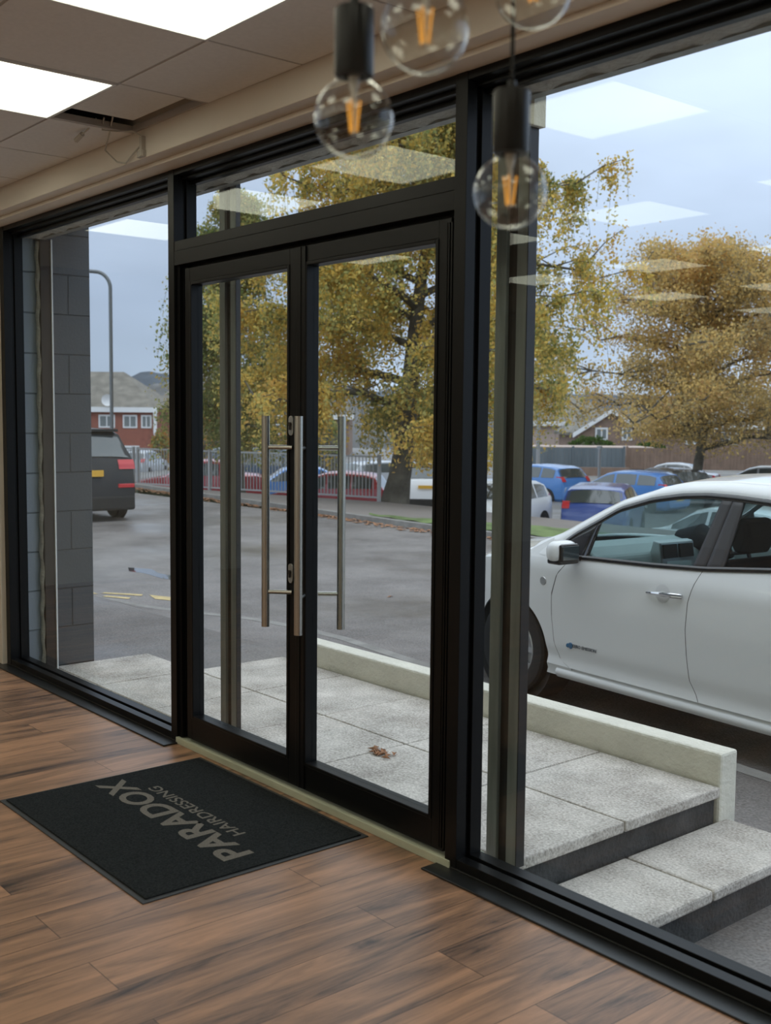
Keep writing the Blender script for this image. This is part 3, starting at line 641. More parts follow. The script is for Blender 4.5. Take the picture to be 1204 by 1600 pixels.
# ================================================================== PENDANT BULBS
def pendant(label, cx, cy, cz, ztop, R=.0475, group='pendant bulbs hanging from the ceiling'):
    t = thing('pendant_light', label, 'light', (cx, cy, cz))
    prof = []
    for k in range(25):
        a = -PI/2+k*(PI*.5+1.02)/24; prof.append((max(1e-4, R*math.cos(a)), R*math.sin(a)))
    r1, z1 = prof[-1]; prof += [(r1*.82, z1+.006), (.0175, z1+.011), (.0165, z1+.016), (.0165, z1+.030)]
    zc = z1+.0105
    b = MB().lathe(prof, 40).build('bulb', M['bulb'], t, smooth=True, world=False, angle=80)
    md = b.modifiers.new('s', 'SOLIDIFY'); md.thickness = .0009
    st_ = MB().lathe([(.0075, zc), (.006, zc-.012), (.0035, zc-.022), (.003, -.018), (.0001, -.02)], 12).build('glass_stem', M['stem'], b, smooth=True, world=False)
    for q in range(4):
        a = q*PI/2+.5; MB().tube([(.004*math.cos(a), .004*math.sin(a), -.016), (.0085*math.cos(a), .0085*math.sin(a), .020)], .0012, 6).build('filament', M['filament'], b, world=False)
    hs = zc+.0765
    h = MB().lathe([(.012, zc-.004), (.0225, zc-.002), (.0235, zc), (.0235, hs-.002), (.022, hs), (.008, hs+.001), (.0055, hs+.003), (.0055, hs+.012), (.0001, hs+.012)], 32)
    h.build('lamp_holder', M['black'], t, smooth=True, world=False)
    MB().tube([(0, 0, hs+.015), (0, 0, ztop-cz)], .0028, 8).build('cord', M['cord'], t, world=False)
    MB().lathe([(.03, ztop-cz-.012), (.032, ztop-cz-.008), (.032, ztop-cz)], 24).build('ceiling_rose', M['black'], t, world=False)
    return t
pendant('clear globe bulb pendant hanging lowest on the left, whole black holder in view', -1.071, .840, 1.807, CH)
pendant('largest-looking clear globe bulb between the two black holders, cut by the top edge', -.920, .818, 1.868, CH)
pendant('clear globe bulb pendant on the right, in front of the right door post', -1.019, 1.056, 1.742, CH)
pendant('clear globe bulb of which only the bottom curve shows at the top edge', -.960, 1.029, 1.973, CH)

# ================================================================== CARS (generic, parked)
PROF = {
 'hatch': [(0, .34), (.012, .46), (.05, .55), (.22, .655), (.27, .69), (.42, .93), (.50, .985), (.62, 1.0), (.82, .97), (.89, .92), (.965, .66), (.99, .52), (1, .40)],
 'suv': [(0, .36), (.012, .52), (.04, .60), (.22, .665), (.27, .69), (.39, .92), (.46, .985), (.60, 1.0), (.86, .985), (.905, .95), (.975, .62), (.99, .50), (1, .38)],
 'sedan': [(0, .34), (.012, .45), (.05, .54), (.24, .65), (.29, .68), (.42, .93), (.50, .99), (.62, 1.0), (.72, .96), (.86, .73), (.95, .71), (.985, .66), (1, .42)],
 'van': [(0, .36), (.012, .5), (.05, .56), (.15, .62), (.18, .65), (.28, .93), (.34, .985), (.5, 1.0), (.93, .99), (.965, .96), (.985, .6), (.995, .45), (1, .36)]}
BELT = {'hatch': .63, 'suv': .62, 'sedan': .64, 'van': .58}
def make_car(name, label, loc, rz, style, mat, L=4.1, W=1.75, H=1.48, group='cars in the car park beyond the footpath', roofmat=None, lower=None, cat='car'):
    t = thing(name, label, cat, loc, rz, group)
    P = PROF[style]; bl = BELT[style]; ts = sorted(set([p[0] for p in P]+[i/26 for i in range(27)]))
    def sec(tt):
        zt = interp(tt, P)*H; zb = min((bl+.05*tt)*H, zt-.004)
        wp = W/2
        if tt < .14: wp *= 1-.16*((.14-tt)/.14)**2
        if tt > .86: wp *= 1-.10*((tt-.86)/.14)**2
        wt_ = wp*.97-.36*(zt-zb)
        zc = .20+(.1 if tt < .03 or tt > .97 else 0)
        return L/2-tt*L, [(0, zc), (wp*.90, zc), (wp*.985, zc+.10), (wp, zc+.30 if zc+.30 < zb else (zc+zb)/2), (wp*.975, zb), (wt_, zt-.045 if zt-zb > .06 else zb+(zt-zb)*.5), (wt_*.86, zt-.006), (0, zt+.012)]
    def pt(tt, k, side=1, off=0):
        x, r = sec(tt); i = min(6, int(k)); f = k-i
        y = r[i][0]+(r[i+1][0]-r[i][0])*f; z = r[i][1]+(r[i+1][1]-r[i][1])*f
        if off:
            dy, dz = r[i+1][0]-r[i][0], r[i+1][1]-r[i][1]; l = math.hypot(dy, dz) or 1; y += off*dz/l; z -= off*dy/l
        return (x, side*y, z)
    b = MB(); rows = []
    for tt in ts:
        x, r = sec(tt); rows.append([(x, y, z) for y, z in r]+[(x, -y, z) for y, z in r[-2:0:-1]])
    n = len(rows[0]); o = 0
    for r in rows: b.v += r
    for i in range(len(rows)-1):
        for k in range(n): b.f.append((i*n+k, (i+1)*n+k, (i+1)*n+(k+1) % n, i*n+(k+1) % n)); b.fm.append(0)
    b.f.append(tuple(range(n))); b.f.append(tuple(range((len(rows)-1)*n, len(rows)*n))[::-1]); b.fm += [0, 0]
    b.build('body', mat, t, smooth=True, world=False, angle=28)
    pil = {'hatch': (.31, .50, .52, .70, .72, .875), 'suv': (.30, .46, .48, .68, .70, .90), 'sedan': (.32, .50, .52, .68, .70, .80), 'van': (.21, .36, .39, .62, .64, .92)}[style]
    for s in (1, -1):
        for a, c in zip(pil[::2], pil[1::2]):
            g = MB().grid(lambda u, v: pt(a+(c-a)*u, 4.08+.80*v, s, .008), 8, 3, flip=(s > 0))
            g.build('side_window', M['darkcarglass'], t, smooth=True, world=False)
    wsr = {'hatch': (.285, .43), 'suv': (.28, .40), 'sedan': (.30, .43), 'van': (.19, .30)}[style]
    rwr = {'hatch': (.895, .955), 'suv': (.912, .962), 'sedan': (.73, .845), 'van': (.968, .982)}[style]
    for nm, (a, c) in (('windscreen', wsr), ('rear_window', rwr)):
        q = MB()
        def wf(u, v):
            s = -1 if u < .5 else 1; w = abs(u-.5)*2
            x, r = sec(a+(c-a)*v); y = r[5][0]*.93*w; z = r[7][1]+(r[5][1]-r[7][1])*w**3
            return (x+(.012 if nm == 'windscreen' else -.012), s*y, z+.012)
        q.grid(wf, 10, 6); q.build(nm, M['darkcarglass'], t, smooth=True, world=False)
    wr = .315 if style != 'suv' else .355
    wd = .165*L if style != 'van' else .17*L
    wproto = None
    for sx in (L/2-.20*L, -L/2+.19*L):
        for s in (1, -1):
            a = MB().lathe([(1e-4, s*(W/2-.02)), (wr+.045, s*(W/2-.02)), (wr+.045, s*(W/2+.004)), (1e-4, s*(W/2+.004))], 24, (sx, 0, wr+.01), 'y').build('wheel_arch', M['seam'], t, world=False)
            w = MB().lathe([(.20, s*(W/2-.15)), (wr-.02, s*(W/2-.16)), (wr, s*(W/2-.14)), (wr, s*(W/2-.0)), (wr-.03, s*(W/2+.012)), (.20, s*(W/2+.008)), (.19, s*(W/2-.01))], 28, (sx, 0, wr), 'y').build('wheel', M['tyre'], t, smooth=True, world=False)
            q = MB().lathe([(.2, s*(W/2+.006)), (.17, s*(W/2-.005)), (.05, s*(W/2+.004)), (1e-4, s*(W/2+.006))], 20, (sx, 0, wr), 'y').build('rim', M['alloy'], w, smooth=True, world=False)
    for s in (1, -1):
        hb = {'hatch': (.61, .73), 'suv': (.56, .66), 'sedan': (.58, .68), 'van': (.40, .62)}[style]
        def xt(z):
            k = 1.0
            while k > .5 and interp(k, P)*H < z: k -= .004
            return L/2-k*L
        def tlf(u, v):
            z = (hb[0]+(hb[1]-hb[0])*v)*H; tt = min(.999, (L/2-xt(z))/L); r = sec(tt)[1]
            yy = interp(z, [(r[3][1], r[3][0]), (r[4][1], r[4][0]), (r[5][1], r[5][0]), (r[6][1], r[6][0])])
            ye_ = W/2*(.93 if style == 'suv' else .90)
            if u < .7: return (xt(z)-.03, s*ye_*((.66 if style == 'suv' else .76)+(.34 if style == 'suv' else .24)*u/.7), z)
            return (xt(z)-.03+.20*(u-.7)/.3, s*(ye_+.035*(u-.7)/.3), z)
        q = MB().grid(tlf, 10, 5, flip=(s < 0))
        q.build('tail_light', M['tail'], t, smooth=True, world=False)
        MB().grid(lambda u, v: (L/2-.05-.14*u-.05*v, s*(W/2*(.58+.34*u)+.01), (.43+.11*v)*H), 4, 2, flip=(s > 0)).build('headlight', M['headlamp'], t, smooth=True, world=False, solid=.02)
    MB().box(-L/2-.025, -L/2+.01, -.26, .26, H*.52-.055 if style != 'hatch' else .50, H*.52+.055 if style != 'hatch' else .61).build('number_plate', M['yplate'], t, world=False)
    if style == 'suv':
        for s in (1, -1): MB().box(-L/2-.03, -L/2+.1, s*W*.36-.15, s*W*.36+.15, .60, .67).build('reflector', M['tail'], t, world=False, bevel=.01)
        MB().box(-L/2+.09*L-.1, -L/2+.09*L+.12, -W*.36, W*.36, H*.955, H*.985).build('spoiler', M['seam'], t, world=False, bevel=.01)
    if lower: MB().box(-L/2-.02, -L/2+.3, -W*.45, W*.45, .2, .46).build('rear_bumper', lower, t, world=False, bevel=.04)
    MB().box(L/2-.3, L/2+.015, -W*.40, W*.40, .2, .42).build('front_grille', M['seam'], t, world=False, bevel=.03)
    return t
def SITE(F_, R_): return (-.7671*F_+.6415*R_, .6415*F_+.7671*R_)
FA = math.atan2(.6415, -.7671)     # direction straight away from the camera
PC = lambda n, c: paint(n, c)
red = PC('red_car_paint', (.42, .03, .045)); dred = PC('dark_red_car_paint', (.28, .02, .035)); blu = PC('deep_blue_car_paint', (.03, .075, .30)); lbl = PC('bright_blue_car_paint', (.07, .22, .55))
dkg = PC('dark_grey_car_paint', (.035, .04, .045)); sil = PC('silver_car_paint', (.38, .40, .43)); wht = M['whitecar']; dks = plain('dark_suv_paint', (.02, .022, .025), .42, spec=.3, coat=.1); navy = PC('navy_car_paint', (.04, .07, .12))
cars = [
 # label, F, R, heading offset (deg from 'away'), style, paint, L, W, H, z
 ('red saloon behind the railings at the left, its bonnet just past the dark SUV', 33.5, -5.75, -95, 'sedan', red, 4.1, 1.72, 1.52, -1.36),
 ('pale blue car between the door handles behind the railings', 36.6, -3.1, -100, 'sedan', lbl, 4.2, 1.74, 1.48, -1.62),
 ('small bright red hatchback behind the railings in the right door pane', 31.4, -1.55, -80, 'hatch', red, 3.5, 1.62, 1.47, -1.52),
 ('white and black SUV behind the birch trunk', 40.0, 1.52, 4, 'suv', wht, 4.5, 1.95, 1.66, -1.75),
 ('silver saloon mostly hidden behind the birch trunk', 46.0, .1, 60, 'hatch', sil, 4.3, 1.75, 1.45, -1.75),
 ('white hatchback just beyond the verge beside the door post', 28.2, 2.75, -150, 'hatch', wht, 4.2, 1.75, 1.50, -1.6),
 ('deep blue small hatchback parked behind the white car bonnet', 29.0, 5.75, 20, 'hatch', blu, 3.9, 1.72, 1.50, -1.66),
 ('bright blue car behind the white hatchback, right of the shutter rail', 43.0, 5.9, -40, 'hatch', lbl, 4.1, 1.75, 1.55, -1.8),
 ('blue hatchback behind the deep blue one', 38.0, 8.2, -50, 'hatch', lbl, 4.1, 1.75, 1.46, -1.7),
 ('dark grey car beside the far tree trunk', 41.0, 10.3, -18, 'hatch', dkg, 4.2, 1.78, 1.50, -1.75),
 ('silver car furthest back beside the far tree trunk', 49.5, 12.6, -65, 'sedan', sil, 4.4, 1.75, 1.5, -1.9),
 ('grey car above the white car roof at the right edge', 44.0, 14.9, -60, 'hatch', sil, 4.2, 1.75, 1.48, -1.75),
 ('white car seen through the front side windows of the parked white car', 21.5, 6.75, -35, 'hatch', wht, 4.1, 1.75, 1.46, -1.62),
]
for lb_, F_, R_, hd, sty, pm, L_, W_, H_, z_ in cars:
    x, y = SITE(F_, R_)
    make_car('parked_car', lb_, (x, y, z_), FA+math.radians(-hd), sty, pm, L_, W_, H_, lower=(M['seam'] if sty == 'suv' else None))
x, y = SITE(62, -13.6); make_car('parked_car', 'small silver car outside the red brick house', (x, y, -2.05), FA-.15, 'hatch', sil, 4, 1.75, 1.6)
x, y = SITE(20.9, -6.40)
make_car('dark_suv', 'dark grey SUV driving away on the road beyond the left window', (x-.3, y, RZ), PI-.04, 'suv', dks, 4.65, 1.92, 1.66, group=None, lower=M['seam'])
x, y = SITE(47, -5.0)
make_car('dark_van', 'dark blue van behind the red car, left of the door handles', (x, y, -1.8), FA-1.45, 'van', navy, 5.0, 1.95, 1.95, group=None, cat='van')

# ================================================================== THE WHITE CAR BY THE LANDING
th = math.radians(5.0)
lf = thing('white_car', 'white electric hatchback parked alongside the landing wall, nearest car', 'car', (-3.616+math.sin(th)*.86, 5.340+math.cos(th)*.86, -.42), PI-th)
def Wd(h, s=0):
    if h < .275: w = .845
    elif h < .40: w = interp(h, [(.275, .862), (.33, .850), (.40, .868)])
    elif h < .95: w = interp(h, [(.40, .868), (.70, .884), (.90, .886), (.95, .875)])
    else: w = .875-(h-.95)*.42
    if s > 1.3: w -= .20*((s-1.3)/1.25)**2.2
    if s < -.9: w -= .12*((-.9-s)/1.0)**2
    return w
belt = [(-1.9, 1.10), (-1.2, 1.13), (-.8, 1.10), (-.442, 1.067), (-.017, 1.026), (.35, 1.007), (.88, .991), (1.046, .982), (1.228, .972), (1.5, .955), (1.9, .90), (2.2, .80), (2.45, .66), (2.56, .5)]
winup = [(-1.32, 1.14), (-1.15, 1.25), (-.8, 1.39), (-.309, 1.444), (-.074, 1.455), (.109, 1.457), (.294, 1.443), (.473, 1.413), (.514, 1.405), (.744, 1.332), (.879, 1.25), (1.053, 1.148), (1.196, 1.037), (1.233, .978)]
edge = [(-1.80, 1.10), (-1.6, 1.28), (-1.35, 1.41), (-1.0, 1.475), (-.5, 1.512), (0, 1.520), (.316, 1.500), (.471, 1.471), (.532, 1.447), (.762, 1.374), (.889, 1.309), (1.078, 1.201), (1.182, 1.137), (1.299, 1.078), (1.42, 1.010), (1.5, .975)]
rseam = [(.277, -.019), (.371, .042), (.517, .064), (.664, .073), (.821, .060), (.949, .018), (1.034, -.021)]
fseam = [(.275, 1.013), (.313, 1.108), (.43, 1.156), (.603, 1.174), (.751, 1.172), (.889, 1.127), (.978, 1.042)]
B = lambda s: interp(s, belt); U = lambda s: interp(s, winup); E_ = lambda s: interp(s, edge)
def side_patch(mb, h0, top, sL, sR, nu=24, nv=20, side=1, off=0.0, g=.0022):
    def fn(u, v):
        hv = h0+(1.0-h0)*v if callable(top) else h0+(top-h0)*v
        a, b_ = sL(hv)+g, sR(hv)-g; s = a+(b_-a)*u
        tp = top(s) if callable(top) else top
        h = h0+(tp-h0)*v
        return (s, side*(Wd(h, s)+off), h)
    mb.grid(fn, nu, nv, flip=(side > 0)); return mb
RS = lambda h: interp(h, rseam); FS = lambda h: interp(h, fseam)
arch = lambda cx, sg, r: (lambda h: cx+sg*math.sqrt(max(0, r*r-(h-.315)**2)))
for side, sn in ((1, 'near'), (-1, 'far')):
    fd = side_patch(MB(), .275, B, RS, FS, side=side).build('front_door', M['whitecar'], lf, smooth=True, world=False)
    rd = side_patch(MB(), .275, B, lambda h: interp(h, [(.275, -.72), (.5, -.78), (.7, -.95), (.95, -1.05), (1.1, -1.06)]), RS, side=side).build('rear_door', M['whitecar'], lf, smooth=True, world=False)
    sm_ = MB(); side_patch(sm_, .275, B, lambda h: FS(h)-.03, lambda h: FS(h)+.03, 2, 24, side, off=-.006); side_patch(sm_, .275, B, lambda h: RS(h)-.03, lambda h: RS(h)+.03, 2, 24, side, off=-.006)
    sm_.build('gap_shade_strip', M['seam'], lf, smooth=True, world=False)  # dark strips behind the panel gaps, shade put in as colour
    fe = MB()
    side_patch(fe, .205, .69, arch(1.60, -1, .375), lambda h: 1.9, side=side) if 0 else None
    side_patch(fe, .205, .275, lambda h: 1.0, arch(1.60, -1, .375), 8, 2, side)
    side_patch(fe, .275, .69, FS, arch(1.60, -1, .375), 10, 18, side)
    side_patch(fe, .69, B, FS, lambda h: interp(h, [(.69, 2.44), (.8, 2.36), (1.0, 2.25)]), 30, 10, side)
    side_patch(fe, .205, .69, arch(1.60, 1, .375), lambda h: 2.46, 12, 14, side)
    # triangle of fender ahead of the quarter window up to the pillar
    fe.grid(lambda u, v: ((lambda s: (s, side*(Wd(B(s)+(E_(s)-.012-B(s))*v, s)), B(s)+(E_(s)-.012-B(s))*v))(1.228+.25*u)), 8, 4, flip=(side > 0))
    fe.build('front_wing', M['whitecar'], lf, smooth=True, world=False)
    side_patch(MB(), .275, B, lambda h: -1.88, lambda h: interp(h, [(.275, -1.48), (.5, -1.44), (.65, -1.30), (.69, -1.10), (.70, -1.08), (1.0, -1.055), (1.2, -1.05)]), 14, 16, side).build('rear_wing', M['whitecar'], lf, smooth=True, world=False)
    sl = MB().grid(lambda u, v: ((lambda s, h: (s, side*(.845+.022*math.sin(PI*min(1, v*1.15))), h))(-.78+1.92*u, .195+.078*v)), 30, 6, flip=(side > 0))
    sl.grid(lambda u, v: (-.78+1.92*u, side*(.845-.25*v), .195), 10, 1, flip=(side < 0)).build('sill', M['whitecar'], lf, smooth=True, world=False)
    # roof rail / pillar band: window top edge to roof edge
    rb = MB()
    def rbf(u, v):
        s = -1.30+(1.233+1.30)*u; h0 = U(s); h1 = E_(s if s < 1.1 else s+.10*(s-1.1)/.133)
        s1 = s if s < 1.0 else s+.22*((s-1.0)/.233)
        h1 = max(E_(s1), h0+.02); ss = s+(s1-s)*v; h = h0+(h1-h0)*v
        return (ss, side*(Wd(h, ss)+.006*math.sin(v*PI)-.03*v*v), h)
    rb.grid(rbf, 60, 6, flip=(side > 0)).build('roof_rail', M['whitecar'], lf, smooth=True, world=False)
    # black trims
    tr = MB()
    tr.grid(lambda u, v: ((lambda s: (s, side*(Wd(U(s)-.034*v, s)+.006), U(s)-.034*v))(-1.25+2.42*u)), 60, 2, flip=(side < 0))
    tr.grid(lambda u, v: ((lambda s: (s, side*(Wd(B(s)+.026*v, s)+.008), B(s)+.026*v))(-1.30+2.53*u)), 60, 2, flip=(side > 0))
    tr.build('window_surround', M['blackglossy'], lf, smooth=True, world=False, solid=.006)
    pb = MB()
    def pil(a0, a1, b0, b1):   # s at belt, s at top
        def f(u, v):
            sb, st_ = a0+(a1-a0)*u, b0+(b1-b0)*u; h0, h1 = B(sb), U(st_)-.02; s = sb+(st_-sb)*v; h = h0+(h1-h0)*v; return (s, side*(Wd(h, s)+.0045), h)
        return f
    pb.grid(pil(-.014, .072, -.066, .004), 4, 10, flip=(side > 0)).grid(pil(-.135, -.020, -.142, -.072), 4, 10, flip=(side > 0))
    pb.build('door_pillar', M['pillar'], lf, smooth=True, world=False, solid=.02)
    MB().grid(pil(.885, .925, .862, .892), 2, 8, flip=(side > 0)).build('quarter_divider', M['blackglossy'], lf, smooth=True, world=False, solid=.01)
    # the blanked front corner of the quarter window
    MB().grid(pil(.925, 1.222, .892, 1.21), 12, 6, flip=(side > 0)).build('quarter_window', M['blackglossy'], lf, smooth=True, world=False, solid=.004)
    def gf(u, v):
        s = -1.28+2.20*u; h0, h1 = B(s)-.01, U(s)-.004; h = h0+(h1-h0)*v; return (s, side*(Wd(h, s)-.012), h)
    MB().grid(gf, 50, 10, flip=(side > 0)).build('side_window', M['carglass'], lf, smooth=True, world=False)
    # handle
    hz, hs_ = .868, .222
    cup = MB().lathe([(.055, side*.8862), (.052, side*.8875), (1e-4, side*.8845)], 24, (hs_+.02, 0, hz), 'y').build('handle_recess', plain('shaded_recess_white', (.70, .70, .71), .4), lf, smooth=True, world=False)  # recess greyer than the body white, its shade put into the colour
    MB().tube([(hs_+.135, side*.893, hz-.010), (hs_+.08, side*.912, hz-.004), (hs_, side*.916, hz), (hs_-.08, side*.913, hz+.002), (hs_-.130, side*.895, hz+.002)], [.008, .011, .013, .015, .014], 10).build('door_handle', M['chrome'], lf, smooth=True, world=False)
    # mirror
    mm_ = MB()
    cx_, cz_ = .965, 1.045
    def mf(u, v):
        a = 2*PI*u; ph = -PI/2+PI*v; sx = .075*abs(math.cos(ph))**.6*(abs(math.cos(a))**.7)*(1 if math.cos(a) > 0 else -1)
        sy = .10*abs(math.cos(ph))**.6*(abs(math.sin(a))**.7)*(1 if math.sin(a) > 0 else -1); sz = .072*(1 if math.sin(ph) > 0 else -1)*abs(math.sin(ph))**.8
        return (cx_+sx, side*(1.0+sy), cz_+sz)
    mm_.grid(mf, 24, 16, flip=(side < 0))
    mir = mm_.build('wing_mirror', M['whitecar'], lf, smooth=True, world=False, angle=60)
    MB().box(cx_-.081, cx_-.045, side*1.0-.082, side*1.0+.082, cz_-.060, cz_+.055).build('mirror_housing', M['blackglossy'], mir, world=False, bevel=.02)
    MB().box(cx_-.084, cx_-.080, side*1.0-.068, side*1.0+.068, cz_-.045, cz_+.042).build('mirror_glass', M['darkcarglass'], mir, world=False, bevel=.01)
    MB().box(cx_-.06, cx_+.055, side*.99-.088, side*.99+.09, cz_-.078, cz_-.040).build('mirror_base', M['blackglossy'], mir, world=False, bevel=.015)
    MB().box(cx_-.03, cx_+.03, min(side*.85, side*.93), max(side*.85, side*.93), cz_-.065, cz_-.035).build('mirror_arm', M['blackglossy'], mir, world=False)
    MB().lathe([(.030, side*.8825), (.026, side*.8895), (1e-4, side*.890)], 20, (1.252, 0, .816), 'y').build('side_repeater', M['alu'], lf, smooth=True, world=False)
    # wheels
    for cx2 in (1.60, -1.10):
        s = side; W_ = .868 if cx2 > 0 else .87; W_ -= .02 if cx2 > 0 else .0
        a = MB().lathe([(.385, s*.60), (.385, s*(W_-.03)), (.0001, s*.60)], 40, (cx2, 0, .315), 'y').build('wheel_arch', M['seam'], lf, smooth=True, world=False)
        w = MB().lathe([(.21, s*(W_-.20)), (.295, s*(W_-.205)), (.315, s*(W_-.185)), (.315, s*(W_-.02)), (.300, s*(W_-.004)), (.26, s*(W_)), (.215, s*(W_-.008)), (.208, s*(W_-.02))], 48, (cx2, 0, .315), 'y').build('wheel', M['tyre'], lf, smooth=True, world=False)
        rim = MB().lathe([(.212, s*(W_-.012)), (.203, s*(W_-.008)), (.196, s*(W_-.03)), (.19, s*(W_-.16)), (1e-4, s*(W_-.16))], 48, (cx2, 0, .315), 'y')
        for q in range(10):
            a0 = 2*PI*q/10; dx, dz = math.cos(a0), math.sin(a0)
            p0, p1 = (cx2+.03*dx, s*(W_-.035), .315+.03*dz), (cx2+.200*dx, s*(W_-.022), .315+.200*dz)
            nx, nz_ = -dz*.018, dx*.018
            rim.add([(p0[0]-nx*.6, p0[1], p0[2]-nz_*.6), (p0[0]+nx*.6, p0[1], p0[2]+nz_*.6), (p1[0]+nx*1.2, p1[1], p1[2]+nz_*1.2), (p1[0]-nx*1.2, p1[1], p1[2]-nz_*1.2),
                     (p0[0], p0[1]-s*.03, p0[2]), (p1[0], p1[1]-s*.03, p1[2])], [(0, 1, 2, 3), (0, 3, 5, 4), (1, 4, 5, 2)])
        rim.lathe([(.05, s*(W_-.04)), (.042, s*(W_-.028)), (1e-4, s*(W_-.026))], 20, (cx2, 0, .315), 'y')
        rim.build('rim', M['alloy'], w, smooth=True, world=False)
# roof, windscreen, bonnet, tail
def cross(s, t_, crown, bulge=0):
    w = Wd(E_(s), s)-.03; return (s+bulge*(1-t_*t_), w*t_, E_(s)+crown*(1-t_*t_))
MB().grid(lambda u, v: cross(-1.45+1.95*u, v*2-1, .045), 30, 20).build('roof', M['whitecar'], lf, smooth=True, world=False, solid=.02)
MB().grid(lambda u, v: (lambda s: cross(s, v*2-1, .045*(1-u), .20*u))(.50+.98*u), 20, 20).build('windscreen', M['carglass'], lf, smooth=True, world=False)
def bonnet(u, v):
    s0 = 1.48+.92*u; t_ = v*2-1; w = Wd(B(s0), s0); hc = interp(u, [(0, 1.035), (.5, .98), (.85, .86), (1, .74)]); he = max(B(s0), .5) if u > .02 else .975
    return (s0+(.20*(1-u)+.14*u)*(1-t_*t_), w*t_, he+(hc-he)*(1-abs(t_)**2.6))
MB().grid(bonnet, 24, 24).build('bonnet', M['whitecar'], lf, smooth=True, world=False, solid=.02)
def bump(u, v):
    t_ = v*2-1; h = .22+.55*u; w = Wd(h, 2.40)-.01; return (2.42+.15*(1-t_*t_)-.06*u*u, w*t_, h)
MB().grid(bump, 10, 20).build('front_bumper', M['whitecar'], lf, smooth=True, world=False, solid=.02)
MB().grid(lambda u, v: (-1.86-.05*math.sin(u*PI), (Wd(.3+.8*u, -1.86))*(v*2-1), .25+.87*u), 10, 12).build('tailgate', M['whitecar'], lf, smooth=True, world=False, solid=.02)
MB().grid(lambda u, v: cross(-1.45-.33*u, v*2-1, .045*(1-u)), 6, 12).build('rear_window', M['darkcarglass'], lf, smooth=True, world=False, solid=.01)
for side in (1, -1):
    MB().grid(lambda u, v: (1.93+.42*u, side*(Wd(B(1.93+.42*u), 1.93+.42*u)-.06*v+.012), B(1.93+.42*u)+.02-.09*(1-v)*u+.03*v*(1-u)), 8, 4, flip=(side < 0)).build('headlight', M['headlamp'], lf, smooth=True, world=False)
    MB().box(-1.80, -1.68, side*.70-.06, side*.70+.06, .85, 1.35).build('tail_light', M['tail'], lf, world=False, bevel=.02)
MB().box(-1.75, 2.4, -.60, .60, .18, .26).build('underbody', M['seam'], lf, world=False)
inn = MB()
for s in (1, -1):
    inn.grid(lambda u, v: (-.80+1.95*u, s*(.80-.03*v), .25+.68*v), 4, 4)
inn.box(-1.7, 1.3, -.8, .8, .26, .32); inn.build('cabin_lining', M['seat'], lf, world=False)
# dashboard, far door card, console, wheel, seats
dp = [(1.0, .55), (.94, .84), (.97, .98), (1.06, 1.04), (1.2, 1.06), (1.45, 1.02), (1.62, .97), (1.62, .6)]
MB().prism(dp, -.70, .70).build('dashboard', M['dash'], lf, world=False, bevel=.02)
for s in (1, -1): MB().box(.30, 1.15, s*.775-.02, s*.775+.02, .5, .985).build('door_card', M['dash'], lf, world=False, bevel=.01)
cn = MB().prism([(.93, .74), (.86, .78), (.90, 1.06), (.96, 1.07), (1.0, .94)], -.17, .17).build('centre_console', M['alu'], lf, world=False, bevel=.01)
MB().prism([(.92, .78), (.852, .80), (.875, .93), (.92, .93)], -.12, .12).build('screen', M['screen'], cn, world=False)
for yy in (-.08, .08): MB().prism([(.90, .95), (.872, .955), (.888, 1.045), (.92, 1.04)], yy-.066, yy+.066).build('air_vent', M['raildark'], cn, world=False)
sw = MB(); swc = Vector((.74, -.37, .97)); tilt = Matrix.Rotation(math.radians(-65), 3, 'Y')
sw.tube([tuple(swc+tilt@Vector((.18*math.cos(a), .18*math.sin(a), 0))) for a in [2*PI*k/32 for k in range(33)]], .014, 8, caps=False)
for a in (0, PI, -PI/2): sw.tube([tuple(swc), tuple(swc+tilt@Vector((.18*math.cos(a+PI/2), .18*math.sin(a+PI/2), 0)))], .014, 6)
sw.tube([tuple(swc), (.95, -.37, .88)], .03, 8); sw.build('steering_wheel', M['seat'], lf, smooth=True, world=False)
MB().tube([(.90, -.37, 1.02), (1.0, -.37, 1.055), (1.18, -.37, 1.03)], [.07, .10, .07], 14).build('instrument_hood', M['seat'], lf, smooth=True, world=False)
for s in (1, -1):
    D_ = .56
    st_ = MB().prism([(-.42+D_, .34), (.12+D_, .34), (.16+D_, .46), (.10+D_, .52), (-.30+D_, .50), (-.47+D_, 1.02), (-.52+D_, 1.08), (-.60+D_, 1.06), (-.58+D_, .9), (-.46+D_, .38)], s*.37-.25, s*.37+.25).build('front_seat', M['seat'], lf, world=False, bevel=.05)
    MB().prism([(-.50+D_, 1.10), (-.47+D_, 1.16), (-.50+D_, 1.30), (-.58+D_, 1.31), (-.61+D_, 1.2), (-.57+D_, 1.09)], s*.37-.13, s*.37+.13).build('headrest', M['seat'], st_, world=False, bevel=.03)
MB().prism([(-1.35, .34), (-.75, .34), (-.72, .50), (-1.15, .50), (-1.35, 1.15), (-1.48, 1.14)], -.62, .62).build('rear_seat', M['seat'], lf, world=False, bevel=.05)
# badge lettering on the front door
me = text_mesh('badge', 'ZERO EMISSION', .030, .0015)
bo = bpy.data.objects.new('badge', me); COL.objects.link(bo); bo.parent = lf; me.materials.append(M['greybadge'])
bo.rotation_euler = (PI/2, 0, PI); bo.location = (.985, .8735, .418)
bo['label'] = 'grey ZERO EMISSION lettering with a small blue emblem'
em = MB().lathe([(.021, 0), (.017, .004), (1e-4, .005)], 24, (1.0, .871, .425), 'y').lathe([(.014, 0), (.012, .005), (1e-4, .006)], 20, (1.024, .871, .423), 'y')
em.build('emblem', M['bluebadge'], lf, world=False)

